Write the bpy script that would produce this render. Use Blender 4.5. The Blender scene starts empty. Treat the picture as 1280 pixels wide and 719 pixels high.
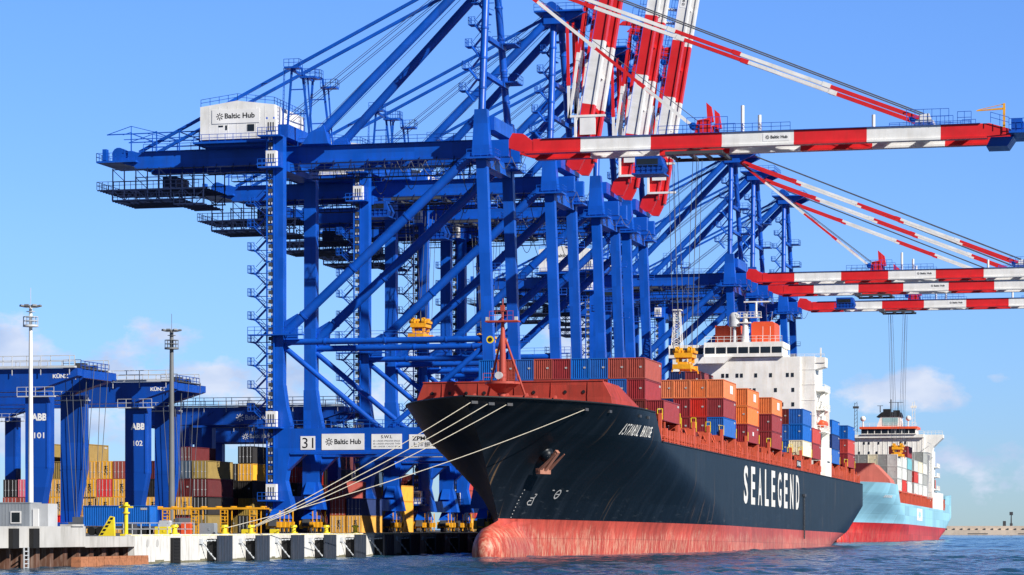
import bpy, math, random
from mathutils import Vector, Matrix
R = math.radians
rnd = random.Random(7)
sc = bpy.context.scene
C = sc.collection

# ------------------------------------------------------------------ camera
cam = bpy.data.cameras.new("camera")
cam.sensor_width = 36.0
cam.lens = 36.0 * 3450 / 1280
cam.shift_y = 300.5 / 1280
cam.clip_start = 1.0
cam.clip_end = 60000
co = bpy.data.objects.new("camera", cam)
C.objects.link(co)
co.location = (106.5, 0, 3.8)
co.rotation_euler = (R(90), 0, R(14.0))
sc.camera = co

# ------------------------------------------------------------------ sun and sky
SUN_AZ, SUN_EL = 30.0, 32.0        # measured from the seaward axis towards the camera
sd = Vector((math.cos(R(SUN_AZ)) * math.cos(R(SUN_EL)), -math.sin(R(SUN_AZ)) * math.cos(R(SUN_EL)), math.sin(R(SUN_EL))))
sl = bpy.data.lights.new("sun", 'SUN')
sl.energy = 5.0
sl.angle = R(0.5)
sl.color = (1.0, 0.95, 0.87)
so = bpy.data.objects.new("sun", sl)
C.objects.link(so)
so.rotation_euler = (-sd).to_track_quat('-Z', 'Y').to_euler()

w = bpy.data.worlds.new("World")
sc.world = w
w.use_nodes = True
nt = w.node_tree
N = nt.nodes
for n in list(N):
    N.remove(n)
def nd(tree, t, **k):
    n = tree.nodes.new(t)
    for a, b in k.items():
        setattr(n, a, b)
    return n
def lk(tree, a, b):
    tree.links.new(a, b)
out = nd(nt, 'ShaderNodeOutputWorld')
bg = nd(nt, 'ShaderNodeBackground')
bg.inputs['Strength'].default_value = 0.067
sky = nd(nt, 'ShaderNodeTexSky')
sky.sky_type = 'NISHITA'
sky.sun_disc = False
sky.sun_elevation = R(SUN_EL)
sky.sun_rotation = math.atan2(sd.x, sd.y)
sky.altitude = 0
sky.air_density = 1.0
sky.dust_density = 0.1
sky.ozone_density = 4.0
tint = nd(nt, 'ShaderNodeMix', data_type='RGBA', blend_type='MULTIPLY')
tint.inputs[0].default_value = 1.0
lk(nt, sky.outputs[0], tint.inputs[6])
tc = nd(nt, 'ShaderNodeTexCoord')
sep = nd(nt, 'ShaderNodeSeparateXYZ')
lk(nt, tc.outputs['Generated'], sep.inputs[0])
def _ramp0():  # tint also dims zenith and the sky behind the camera to deepen shadows
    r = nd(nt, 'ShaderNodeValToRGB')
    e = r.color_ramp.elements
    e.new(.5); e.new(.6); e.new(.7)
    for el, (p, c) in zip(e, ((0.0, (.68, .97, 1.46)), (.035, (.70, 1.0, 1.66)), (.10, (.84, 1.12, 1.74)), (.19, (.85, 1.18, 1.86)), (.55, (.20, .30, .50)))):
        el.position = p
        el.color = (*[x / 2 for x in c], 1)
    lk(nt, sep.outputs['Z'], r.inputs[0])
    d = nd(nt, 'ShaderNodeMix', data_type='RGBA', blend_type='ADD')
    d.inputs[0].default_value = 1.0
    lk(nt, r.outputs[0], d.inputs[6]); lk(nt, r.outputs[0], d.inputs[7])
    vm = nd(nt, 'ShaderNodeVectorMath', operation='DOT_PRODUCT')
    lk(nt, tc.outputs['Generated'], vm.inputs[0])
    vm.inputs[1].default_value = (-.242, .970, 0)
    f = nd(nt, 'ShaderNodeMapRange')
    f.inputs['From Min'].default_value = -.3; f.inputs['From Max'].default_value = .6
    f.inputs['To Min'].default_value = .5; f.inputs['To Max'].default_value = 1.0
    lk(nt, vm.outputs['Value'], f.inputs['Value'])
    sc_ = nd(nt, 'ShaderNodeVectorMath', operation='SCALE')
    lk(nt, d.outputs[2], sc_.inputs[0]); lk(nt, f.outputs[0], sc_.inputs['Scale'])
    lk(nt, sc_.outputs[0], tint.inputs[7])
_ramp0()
mp = nd(nt, 'ShaderNodeMapping')
mp.inputs['Scale'].default_value = (1, 1, 1.7)
lk(nt, tc.outputs['Generated'], mp.inputs[0])
cn = nd(nt, 'ShaderNodeTexNoise')
cn.inputs['Scale'].default_value = 40.0
cn.inputs['Detail'].default_value = 9
cn.inputs['Roughness'].default_value = 0.6
lk(nt, mp.outputs[0], cn.inputs['Vector'])
def math_n(tree, op, a=None, b=None, clamp=False):
    n = nd(tree, 'ShaderNodeMath', operation=op, use_clamp=clamp)
    for i, x in enumerate((a, b)):
        if x is None:
            continue
        if isinstance(x, (int, float)):
            n.inputs[i].default_value = x
        else:
            lk(tree, x, n.inputs[i])
    return n.outputs[0]
def ramp(tree, src, stops, interp='LINEAR'):
    r = nd(tree, 'ShaderNodeValToRGB')
    r.color_ramp.interpolation = interp
    e = r.color_ramp.elements
    while len(e) < len(stops):
        e.new(0.5)
    for i, (p, c) in enumerate(stops):
        e[i].position = p
        e[i].color = c if len(c) == 4 else (*c, 1)
    lk(tree, src, r.inputs[0])
    return r.outputs[0]
def g(v):
    return (v, v, v, 1)
# cloud banks: two soft regions of the real sky (azimuth / elevation), broken up by noise
def bank(az, el, saz, sel):
    a = R(90 + 14) - R(az)
    dirv = Vector((math.cos(a) * math.cos(R(el)), math.sin(a) * math.cos(R(el)), math.sin(R(el))))
    tx = Vector((math.sin(a), -math.cos(a), 0))
    vm = nd(nt, 'ShaderNodeVectorMath', operation='DOT_PRODUCT')
    lk(nt, tc.outputs['Generated'], vm.inputs[0])
    vm.inputs[1].default_value = tx
    u = math_n(nt, 'DIVIDE', vm.outputs['Value'], math.sin(R(saz)))
    v = math_n(nt, 'DIVIDE', math_n(nt, 'SUBTRACT', sep.outputs['Z'], math.sin(R(el))), math.sin(R(sel)))
    d = math_n(nt, 'ADD', math_n(nt, 'MULTIPLY', u, u), math_n(nt, 'MULTIPLY', v, v))
    return math_n(nt, 'SUBTRACT', 1.0, math_n(nt, 'MINIMUM', d, 1.0))
banks = None
for az, el, saz, sel, wgt in ((-10.4, 3.6, 1.5, 1.0, 1.1), (-7.4, 3.1, 1.6, 1.5, 1.15), (-5.2, 2.6, 2.2, 1.5, 1.1), (8.0, 2.95, 2.0, .75, 0.95),
                              (10.4, 3.05, .9, .22, .7), (8.8, 1.2, 3.5, .9, .6), (-2.2, 3.2, 2.0, 1.6, .6), (0.8, 3.7, 1.6, 1.8, .8), (-9.6, 2.0, 3.0, .8, .8),
                              (-15.5, 3.0, 4, 1.8, .9), (16, 2.6, 4, 1.3, .8)):
    b = math_n(nt, 'MULTIPLY', bank(az, el, saz, sel), wgt)
    banks = b if banks is None else math_n(nt, 'MAXIMUM', banks, b)
dens = math_n(nt, 'ADD', cn.outputs[0], math_n(nt, 'MULTIPLY', math_n(nt, 'SUBTRACT', banks, 1.0), 0.30))
mask = ramp(nt, dens, [(0.34, g(0)), (0.50, g(1))])
maskv = math_n(nt, 'MULTIPLY', math_n(nt, 'MULTIPLY', mask, math_n(nt, 'MULTIPLY', banks, 3.0, True)), 0.9)
cn2 = nd(nt, 'ShaderNodeTexNoise')
cn2.inputs['Scale'].default_value = 34
cn2.inputs['Detail'].default_value = 6
lk(nt, mp.outputs[0], cn2.inputs['Vector'])
ccol = ramp(nt, cn2.outputs[0], [(0.35, (5.2, 6.6, 9.6)), (0.62, (8.6, 9.2, 10.8))])
mixc = nd(nt, 'ShaderNodeMix', data_type='RGBA')
lk(nt, maskv, mixc.inputs[0])
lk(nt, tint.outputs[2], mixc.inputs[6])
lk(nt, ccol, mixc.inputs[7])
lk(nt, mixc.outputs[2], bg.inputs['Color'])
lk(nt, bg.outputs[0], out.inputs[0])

vs = sc.view_settings
vs.view_transform = 'Standard'
vs.look = 'None'
vs.exposure = 0.42
vs.gamma = 1.0
vs.use_curve_mapping = False

# ------------------------------------------------------------------ materials
def new_mat(name):
    m = bpy.data.materials.new(name)
    m.use_nodes = True
    t = m.node_tree
    b = t.nodes['Principled BSDF']
    return m, t, b
def paint(name, col, rough=0.45, dirt=0.25, dirtcol=None, scale=0.5, streak=True, vary=0.0, spec=0.4, metal=0.0, amount=1.0, coord='Object', panel=0):
    """painted steel: base colour with faded patches, run-down streaks of dirt and a little roughness change"""
    m, t, b = new_mat(name)
    tcn = nd(t, 'ShaderNodeTexCoord')
    mpn = nd(t, 'ShaderNodeMapping')
    mpn.inputs['Scale'].default_value = (scale, scale, scale * (0.12 if streak else 1))
    lk(t, tcn.outputs[coord], mpn.inputs[0])
    n1 = nd(t, 'ShaderNodeTexNoise')
    n1.inputs['Scale'].default_value = 2.2
    n1.inputs['Detail'].default_value = 7
    n1.inputs['Roughness'].default_value = 0.65
    lk(t, mpn.outputs[0], n1.inputs['Vector'])
    n2 = nd(t, 'ShaderNodeTexNoise')
    n2.inputs['Scale'].default_value = 0.35 * scale / 0.5
    n2.inputs['Detail'].default_value = 4
    lk(t, tcn.outputs[coord], n2.inputs['Vector'])
    dc = dirtcol or tuple(c * 0.55 + 0.02 for c in col)
    mx = nd(t, 'ShaderNodeMix', data_type='RGBA')
    f = ramp(t, n1.outputs[0], [(0.48, g(0)), (0.72, g(dirt * amount))])
    lk(t, f, mx.inputs[0])
    fade = nd(t, 'ShaderNodeMix', data_type='RGBA')
    fade.inputs[6].default_value = (*[c * 0.88 for c in col], 1)
    fade.inputs[7].default_value = (*[min(1, c * 1.1 + 0.004) for c in col], 1)
    lk(t, ramp(t, n2.outputs[0], [(0.3, g(0)), (0.7, g(1))]), fade.inputs[0])
    src = fade.outputs[2]
    if panel:
        sn = nd(t, 'ShaderNodeVectorMath', operation='SNAP')
        sn.inputs[1].default_value = (panel, panel, panel * .8)
        lk(t, tcn.outputs[coord], sn.inputs[0])
        wn = nd(t, 'ShaderNodeTexWhiteNoise', noise_dimensions='3D')
        lk(t, sn.outputs[0], wn.inputs['Vector'])
        hs0 = nd(t, 'ShaderNodeHueSaturation')
        lk(t, math_n(t, 'ADD', .87, math_n(t, 'MULTIPLY', wn.outputs['Value'], .26)), hs0.inputs['Value'])
        lk(t, src, hs0.inputs['Color'])
        src = hs0.outputs[0]
    if vary:
        oi = nd(t, 'ShaderNodeObjectInfo')
        hs = nd(t, 'ShaderNodeHueSaturation')
        lk(t, math_n(t, 'ADD', 1 - vary, math_n(t, 'MULTIPLY', oi.outputs['Random'], 2 * vary)), hs.inputs['Value'])
        lk(t, math_n(t, 'ADD', 1 - vary * .5, math_n(t, 'MULTIPLY', oi.outputs['Random'], vary)), hs.inputs['Saturation'])
        lk(t, src, hs.inputs['Color'])
        src = hs.outputs[0]
    lk(t, src, mx.inputs[6])
    mx.inputs[7].default_value = (*dc, 1)
    lk(t, mx.outputs[2], b.inputs['Base Color'])
    rr = ramp(t, n1.outputs[0], [(0.3, g(rough * .85)), (0.7, g(min(1, rough * 1.3)))])
    lk(t, rr, b.inputs['Roughness'])
    b.inputs['Specular IOR Level'].default_value = spec
    b.inputs['Metallic'].default_value = metal
    return m
M = {}
M['blue'] = paint('crane blue paint', (0.002, 0.082, 0.49), 0.36, 0.4, (0.010, 0.045, 0.20), 0.35, panel=4.3)
M['bluedk'] = paint('gantry blue paint', (0.002, 0.062, 0.38), 0.4, 0.4, (0.010, 0.03, 0.14), 0.35, panel=4.0)
M['white'] = paint('white paint', (0.78, 0.78, 0.77), 0.45, 0.25, (0.45, 0.40, 0.33), 0.5)
M['red'] = paint('signal red paint', (0.66, 0.018, 0.022), 0.4, 0.25, (0.34, 0.02, 0.02), 0.5)
M['sign'] = paint('sign white', (0.80, 0.80, 0.80), 0.5, 0.06, (0.6, 0.6, 0.58), 0.5)
M['black'] = paint('black lettering', (0.012, 0.012, 0.014), 0.5, 0.1, (0.03, 0.03, 0.03))
M['steel'] = paint('dark steel', (0.055, 0.06, 0.07), 0.5, 0.3, (0.09, 0.06, 0.04))
M['darkblue'] = paint('dark blue steel', (0.008, 0.02, 0.075), 0.5, 0.3, (0.02, 0.02, 0.03))
M['rope'] = paint('wire rope', (0.10, 0.11, 0.13), 0.6, 0.1)
M['galv'] = paint('galvanised steel', (0.52, 0.54, 0.56), 0.5, 0.3, (0.33, 0.33, 0.33), 0.6)
M['yellow'] = paint('machine yellow', (0.80, 0.37, 0.012), 0.45, 0.45, (0.30, 0.13, 0.02), 0.9, False)
M['safety'] = paint('safety yellow', (0.85, 0.66, 0.02), 0.45, 0.3, (0.4, 0.28, 0.05), 0.9, False)
M['orange'] = paint('funnel orange', (0.80, 0.10, 0.03), 0.45, 0.2, (0.45, 0.06, 0.03), 0.4)
M['shipred'] = paint('deck red oxide', (0.37, 0.042, 0.026), 0.55, 0.7, (0.17, 0.03, 0.02), 0.6, panel=2.4)
M['letter'] = paint('worn white lettering', (0.76, 0.75, 0.71), 0.5, 0.7, (0.42, 0.38, 0.30), 0.7)
M['mark'] = paint('faded white marks', (0.42, 0.43, 0.43), 0.6, 0.6, (0.2, 0.2, 0.2), 1.5)
M['shipred2'] = paint('lashing red oxide', (0.58, 0.095, 0.045), 0.55, 0.6, (0.26, 0.035, 0.02), 0.8)
M['hatch'] = paint('hatch shaded red', (0.17, 0.026, 0.02), 0.6, 0.6, (0.07, 0.014, 0.012), 0.6)  # red darkened to stand for shade behind the lashing posts
M['salmon'] = paint('faded red oxide', (0.56, 0.16, 0.12), 0.6, 0.35, (0.36, 0.09, 0.07), 0.5)
M['mastred'] = paint('mast red', (0.40, 0.065, 0.045), 0.5, 0.3, (0.3, 0.06, 0.04), 0.8)
M['glass'] = paint('dark window glass', (0.012, 0.016, 0.02), 0.08, 0.1, (0.02, 0.025, 0.03), 0.6, spec=0.6)
M['teal'] = paint('pale green glass', (0.30, 0.50, 0.52), 0.1, 0.1, (0.2, 0.35, 0.38), 0.6, spec=0.6)
M['shipwhite'] = paint('ship white', (0.82, 0.81, 0.77), 0.45, 0.35, (0.52, 0.40, 0.27), 0.45)
M['shipgrey'] = paint('ship grey', (0.40, 0.42, 0.44), 0.5, 0.3)
M['rubber'] = paint('black rubber', (0.008, 0.008, 0.009), 0.8, 0.1)
M['fender'] = paint('fender facing', (0.032, 0.042, 0.062), 0.45, 0.5, (0.075, 0.07, 0.08), 1.6)
M['concrete'] = paint('new concrete', (0.66, 0.65, 0.62), 0.8, 0.75, (0.36, 0.33, 0.28), 0.9, True, spec=0.2)
M['concrete2'] = paint('grey concrete', (0.48, 0.47, 0.45), 0.85, 0.7, (0.25, 0.24, 0.215), 0.45, True, spec=0.2)
M['algae'] = paint('algae stained concrete', (0.20, 0.185, 0.125), 0.8, 0.6, (0.08, 0.085, 0.05), 1.2, False, spec=0.2)
M['asphalt'] = paint('quay paving', (0.11, 0.11, 0.11), 0.9, 0.5, (0.06, 0.06, 0.06), 0.3, False, spec=0.2)
M['pile'] = paint('rusty sheet pile', (0.10, 0.045, 0.028), 0.8, 0.8, (0.30, 0.22, 0.18), 1.4, True, spec=0.2)
M['rust'] = paint('rusty pontoon', (0.42, 0.17, 0.085), 0.85, 0.8, (0.16, 0.07, 0.04), 1.2, False, spec=0.2)
M['cream'] = paint('pale mooring rope', (0.52, 0.48, 0.39), 0.85, 0.8, (0.28, 0.24, 0.18), 3, False, spec=0.1)
M['grey'] = paint('cabin grey', (0.27, 0.30, 0.335), 0.5, 0.25, (0.2, 0.21, 0.22), 0.6)
M['lampgrey'] = paint('lamp grey', (0.16, 0.17, 0.18), 0.5, 0.2)
M['anchor'] = paint('rusty anchor', (0.36, 0.16, 0.11), 0.8, 0.7, (0.28, 0.10, 0.06), 1.5, False)
M['breakwater'] = paint('breakwater stone', (0.62, 0.52, 0.43), 0.9, 0.6, (0.42, 0.35, 0.28), 0.15, False, spec=0.2)
CC = dict(blue=(0.006, 0.115, 0.46), navy=(0.010, 0.035, 0.16), maroon=(0.27, 0.034, 0.040), brown=(0.16, 0.03, 0.025), red=(0.52, 0.045, 0.035),
          rust=(0.36, 0.07, 0.05), orange=(0.74, 0.20, 0.065), cream=(0.74, 0.68, 0.50), yellow=(0.78, 0.40, 0.055), pink=(0.72, 0.17, 0.22), scarlet=(0.68, 0.05, 0.05),
          grey=(0.33, 0.34, 0.33), white=(0.60, 0.61, 0.59), teal=(0.16, 0.47, 0.54), slate=(0.05, 0.09, 0.15), black=(0.02, 0.018, 0.018), olive=(0.30, 0.21, 0.06), darkred=(0.12, 0.016, 0.018))
CM = {k: paint('container ' + k, v, 0.5, 0.45, tuple(c * 0.45 + 0.015 for c in v), 1.1, True, 0.12) for k, v in CC.items()}

def hull_mat(name, top, low, zsplit, lowdirt, wear=1.0):
    m, t, b = new_mat(name)
    tcn = nd(t, 'ShaderNodeTexCoord')
    sp = nd(t, 'ShaderNodeSeparateXYZ')
    lk(t, tcn.outputs['Object'], sp.inputs[0])
    def noise(scale, sv, detail=8, rough=.6):
        mpn = nd(t, 'ShaderNodeMapping')
        mpn.inputs['Scale'].default_value = sv
        lk(t, tcn.outputs['Object'], mpn.inputs[0])
        n = nd(t, 'ShaderNodeTexNoise')
        n.inputs['Scale'].default_value = scale
        n.inputs['Detail'].default_value = detail
        n.inputs['Roughness'].default_value = rough
        lk(t, mpn.outputs[0], n.inputs['Vector'])
        return n.outputs[0]
    # topsides: plates, faint streaks, a few rust runs
    a = noise(0.5, (0, 1, 0.10))
    c1 = ramp(t, a, [(0.35, tuple(x * (1 - .3 * wear) for x in top)), (0.52, top), (0.74, tuple(x * (1 + .8 * wear) + .005 * wear for x in top))])
    rr = noise(0.9, (0, 1, 0.055), 4)
    rm = ramp(t, rr, [(0.64, g(0)), (0.71, g(.62))])
    sc_ = noise(0.9, (1, .25, 1.6), 10, .75)                       # horizontal scuffs low on the side
    low_band = ramp(t, math_n(t, 'DIVIDE', math_n(t, 'SUBTRACT', sp.outputs['Z'], zsplit), 6.0), [(0.0, g(1)), (0.6, g(0.25)), (1.0, g(0))])
    sm = math_n(t, 'MULTIPLY', ramp(t, sc_, [(0.57, g(0)), (0.70, g(.38))]), low_band)
    mx = nd(t, 'ShaderNodeMix', data_type='RGBA')
    lk(t, rm, mx.inputs[0]); lk(t, c1, mx.inputs[6]); mx.inputs[7].default_value = (0.19, 0.115, 0.055, 1)
    mx2 = nd(t, 'ShaderNodeMix', data_type='RGBA')
    lk(t, sm, mx2.inputs[0]); lk(t, mx.outputs[2], mx2.inputs[6]); mx2.inputs[7].default_value = (0.16, 0.18, 0.20, 1)
    # antifouling: red, worn pale in a band near the water with slanting drip streaks
    st = noise(2.4, (.35, 1, 0.17), 11, .78)
    band = ramp(t, math_n(t, 'DIVIDE', math_n(t, 'ADD', sp.outputs['Z'], math_n(t, 'MULTIPLY', math_n(t, 'SUBTRACT', noise(.16, (1, 1, 1.4), 7, .7), .5), 5.5)), zsplit),
                [(0.0, g(1)), (0.62, g(.9)), (0.80, g(0.12)), (1, g(0.02))])
    pm = math_n(t, 'MULTIPLY', ramp(t, st, [(0.47, g(0)), (0.60, g(lowdirt))]), band)
    lr = ramp(t, noise(1.1, (1, .7, .2), 8, .7), [(0.35, tuple(x * .62 for x in low)), (0.6, low)])
    mx3 = nd(t, 'ShaderNodeMix', data_type='RGBA')
    lk(t, pm, mx3.inputs[0]); lk(t, lr, mx3.inputs[6]); mx3.inputs[7].default_value = (0.66, 0.39, 0.27, 1)
    zz = math_n(t, 'GREATER_THAN', sp.outputs['Z'], zsplit)
    mx4 = nd(t, 'ShaderNodeMix', data_type='RGBA')
    lk(t, zz, mx4.inputs[0]); lk(t, mx3.outputs[2], mx4.inputs[6]); lk(t, mx2.outputs[2], mx4.inputs[7])
    # plate seams and plates painted at different times
    def seam(src, pitch, wid):
        fr = math_n(t, 'FRACT', math_n(t, 'DIVIDE', src, pitch))
        return math_n(t, 'LESS_THAN', fr, wid)
    sm_ = math_n(t, 'MAXIMUM', seam(sp.outputs['Z'], 2.63, .035), seam(sp.outputs['Y'], 11.7, .010))
    sn = nd(t, 'ShaderNodeVectorMath', operation='SNAP')
    sn.inputs[1].default_value = (100, 11.7, 2.63)
    lk(t, tcn.outputs['Object'], sn.inputs[0])
    wn = nd(t, 'ShaderNodeTexWhiteNoise', noise_dimensions='3D')
    lk(t, sn.outputs[0], wn.inputs['Vector'])
    hs = nd(t, 'ShaderNodeHueSaturation')
    val = math_n(t, 'SUBTRACT', math_n(t, 'ADD', .84, math_n(t, 'MULTIPLY', wn.outputs['Value'], .30)), math_n(t, 'MULTIPLY', sm_, .22))
    lk(t, val, hs.inputs['Value'])
    lk(t, mx4.outputs[2], hs.inputs['Color'])
    lk(t, hs.outputs[0], b.inputs['Base Color'])
    b.inputs['Roughness'].default_value = 0.42
    b.inputs['Specular IOR Level'].default_value = 0.24
    # plate unevenness
    bp = nd(t, 'ShaderNodeBump')
    bp.inputs['Strength'].default_value = 0.25
    bp.inputs['Distance'].default_value = 0.09
    lk(t, noise(0.35, (1, 1, 1), 2), bp.inputs['Height'])
    lk(t, bp.outputs[0], b.inputs['Normal'])
    return m

# ------------------------------------------------------------------ mesh helper
class MB:
    def __init__(s):
        s.v = []; s.f = []; s.m = []; s.sm = []; s.cur = 0
    def add(s, vs, fs, smooth=False):
        o = len(s.v)
        s.v += [tuple(p) for p in vs]
        for f in fs:
            s.f.append(tuple(i + o for i in f)); s.m.append(s.cur); s.sm.append(smooth)
    def box(s, x0, x1, y0, y1, z0, z1):
        vs = [(x0, y0, z0), (x1, y0, z0), (x1, y1, z0), (x0, y1, z0), (x0, y0, z1), (x1, y0, z1), (x1, y1, z1), (x0, y1, z1)]
        s.add(vs, [(0, 3, 2, 1), (4, 5, 6, 7), (0, 1, 5, 4), (1, 2, 6, 5), (2, 3, 7, 6), (3, 0, 4, 7)])
    def beam(s, p, q, w, h=None, w2=None, h2=None):
        """box between two points; w across, h in the upright direction"""
        h = w if h is None else h
        w2 = w if w2 is None else w2; h2 = h if h2 is None else h2
        p, q = Vector(p), Vector(q)
        d = (q - p).normalized()
        up = Vector((0, 0, 1)) if abs(d.z) < .9 else Vector((1, 0, 0))
        a = d.cross(up).normalized(); b = a.cross(d).normalized()
        vs = []
        for c, ww, hh in ((p, w, h), (q, w2, h2)):
            for i, j in ((-1, -1), (1, -1), (1, 1), (-1, 1)):
                vs.append(c + a * (i * ww / 2) + b * (j * hh / 2))
        s.add(vs, [(0, 1, 2, 3), (7, 6, 5, 4), (0, 4, 5, 1), (1, 5, 6, 2), (2, 6, 7, 3), (3, 7, 4, 0)])
    def tube(s, p, q, r, n=10, r2=None, caps=True):
        r2 = r if r2 is None else r2
        p, q = Vector(p), Vector(q)
        d = (q - p).normalized()
        up = Vector((0, 0, 1)) if abs(d.z) < .9 else Vector((1, 0, 0))
        a = d.cross(up).normalized(); b = a.cross(d).normalized()
        vs = []
        for c, rr in ((p, r), (q, r2)):
            for i in range(n):
                t = 2 * math.pi * i / n
                vs.append(c + a * (rr * math.cos(t)) + b * (rr * math.sin(t)))
        s.add(vs, [(i, i + n, (i + 1) % n + n, (i + 1) % n) for i in range(n)], True)
        if caps:
            s.add(vs[:n], [tuple(range(n))]); s.add(vs[n:], [tuple(reversed(range(n)))])
    def path(s, pts, r, n=6):
        for a, b in zip(pts[:-1], pts[1:]):
            s.tube(a, b, r, n, caps=False)
    def prism(s, pts, axis, a, b):
        """polygon extruded along an axis from a to b; pts are the two other coordinates in order"""
        def mk(p, t):
            return {'x': (t, p[0], p[1]), 'y': (p[0], t, p[1]), 'z': (p[0], p[1], t)}[axis]
        n = len(pts)
        area = sum(pts[i][0] * pts[(i + 1) % n][1] - pts[(i + 1) % n][0] * pts[i][1] for i in range(n))
        if area < 0:
            pts = pts[::-1]
        vs = [mk(p, a) for p in pts] + [mk(p, b) for p in pts]
        fs = [tuple(range(n)), tuple(reversed(range(n, 2 * n)))] + [((i + 1) % n, i, i + n, (i + 1) % n + n) for i in range(n)]
        if axis != 'y':
            fs = [tuple(reversed(f)) for f in fs]
        s.add(vs, fs)
    def ball(s, c, r, n=10, m=6):
        vs = []; fs = []
        for j in range(m + 1):
            ph = math.pi * j / m
            for i in range(n):
                t = 2 * math.pi * i / n
                vs.append((c[0] + r * math.sin(ph) * math.cos(t), c[1] + r * math.sin(ph) * math.sin(t), c[2] + r * math.cos(ph)))
        for j in range(m):
            for i in range(n):
                fs.append((j * n + i, (j + 1) * n + i, (j + 1) * n + (i + 1) % n, j * n + (i + 1) % n))
        s.add(vs, fs, True)
    def rail(s, pts, h=1.15, step=2.0, t=.075):
        """handrail: posts, mid rail and top rail along a polyline"""
        for a, b in zip(pts[:-1], pts[1:]):
            a, b = Vector(a), Vector(b)
            k = max(1, round((b - a).length / step))
            for i in range(k + 1):
                p = a.lerp(b, i / k)
                s.beam(p, p + Vector((0, 0, h)), t)
            for z in (h, h * .52):
                s.beam(a + Vector((0, 0, z)), b + Vector((0, 0, z)), t)
    def ladder(s, p, q, w=.5, t=.07, step=.5, side=(0, 1, 0)):
        p, q = Vector(p), Vector(q); d = Vector(side) * w / 2
        s.beam(p - d, q - d, t); s.beam(p + d, q + d, t)
        k = int((q - p).length / step)
        for i in range(1, k):
            c = p.lerp(q, i / k)
            s.beam(c - d, c + d, t * .8)
    def build(s, name, mats, parent=None, off=(0, 0, 0), loc=None, kind=None):
        me = bpy.data.meshes.new(name)
        ox, oy, oz = off
        me.from_pydata([(a - ox, b - oy, c - oz) for a, b, c in s.v], [], s.f)
        for m in (mats if isinstance(mats, (list, tuple)) else [mats]):
            me.materials.append(m)
        me.polygons.foreach_set('material_index', s.m)
        me.polygons.foreach_set('use_smooth', s.sm)
        me.update()
        o = bpy.data.objects.new(name, me)
        C.objects.link(o)
        if parent is not None:
            o.parent = parent
        if loc is not None:
            o.location = loc
        if kind:
            o['kind'] = kind
        return o

def tag(o, label, cat, group=None):
    o['label'] = label; o['category'] = cat
    if group:
        o['group'] = group
    return o
def thing(name, label, cat, loc=(0, 0, 0), group=None, rot=(0, 0, 0)):
    o = bpy.data.objects.new(name, None)
    o.empty_display_size = 1
    C.objects.link(o)
    o.location = loc; o.rotation_euler = rot
    return tag(o, label, cat, group)
def copy_tree(o, parent=None, depth=0):
    c = o.copy()
    C.objects.link(c)
    if parent is not None:
        c.parent = parent
    for ch in [x for x in C.objects if x.parent == o]:
        copy_tree(ch, c, depth + 1)
    return c

# ------------------------------------------------------------------ lettering
_tx = {}
def text_geo(s, bold=0.0):
    if (s, bold) in _tx:
        return _tx[(s, bold)]
    cu = bpy.data.curves.new('lettering', 'FONT')
    cu.body = s
    cu.offset = bold
    cu.resolution_u = 3
    o = bpy.data.objects.new('lettering', cu)
    C.objects.link(o)
    dg = bpy.context.evaluated_depsgraph_get()
    me = bpy.data.meshes.new_from_object(o.evaluated_get(dg))
    vs = [tuple(v.co) for v in me.vertices]; fs = [tuple(p.vertices) for p in me.polygons]
    bpy.data.objects.remove(o); bpy.data.curves.remove(cu); bpy.data.meshes.remove(me)
    x0 = min(v[0] for v in vs); x1 = max(v[0] for v in vs); y0 = min(v[1] for v in vs); y1 = max(v[1] for v in vs)
    vs = [((v[0] - x0) / (x1 - x0), (v[1] - y0) / (y1 - y0)) for v in vs]
    _tx[(s, bold)] = (vs, fs)
    return vs, fs
def text(mb, s, fn, bold=0.0):
    """fn maps (0..1, 0..1) of the text box to a point"""
    vs, fs = text_geo(s, bold)
    mb.add([fn(a, b) for a, b in vs], fs)
def flat(x, y, z, w, h):          # on a face turned to -y
    return lambda a, b: (x + a * w, y, z + b * h)
def emblem(mb, x, y, z, r):
    """eight-spoked mark of short strokes and dots"""
    for k in range(8):
        a = k * math.pi / 4
        r0, r1 = (.28 * r, .72 * r)
        d = Vector((math.cos(a), 0, math.sin(a)))
        p = Vector((x, y, z))
        n = Vector((-math.sin(a), 0, math.cos(a))) * (.11 * r)
        mb.add([p + d * r0 - n, p + d * r1 - n, p + d * r1 + n, p + d * r0 + n], [(0, 1, 2, 3)])
        c = p + d * r * .86
        mb.add([c + Vector((math.cos(t), 0, math.sin(t))) * .17 * r for t in [2 * math.pi * i / 8 for i in range(8)]], [tuple(range(8))])

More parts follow.
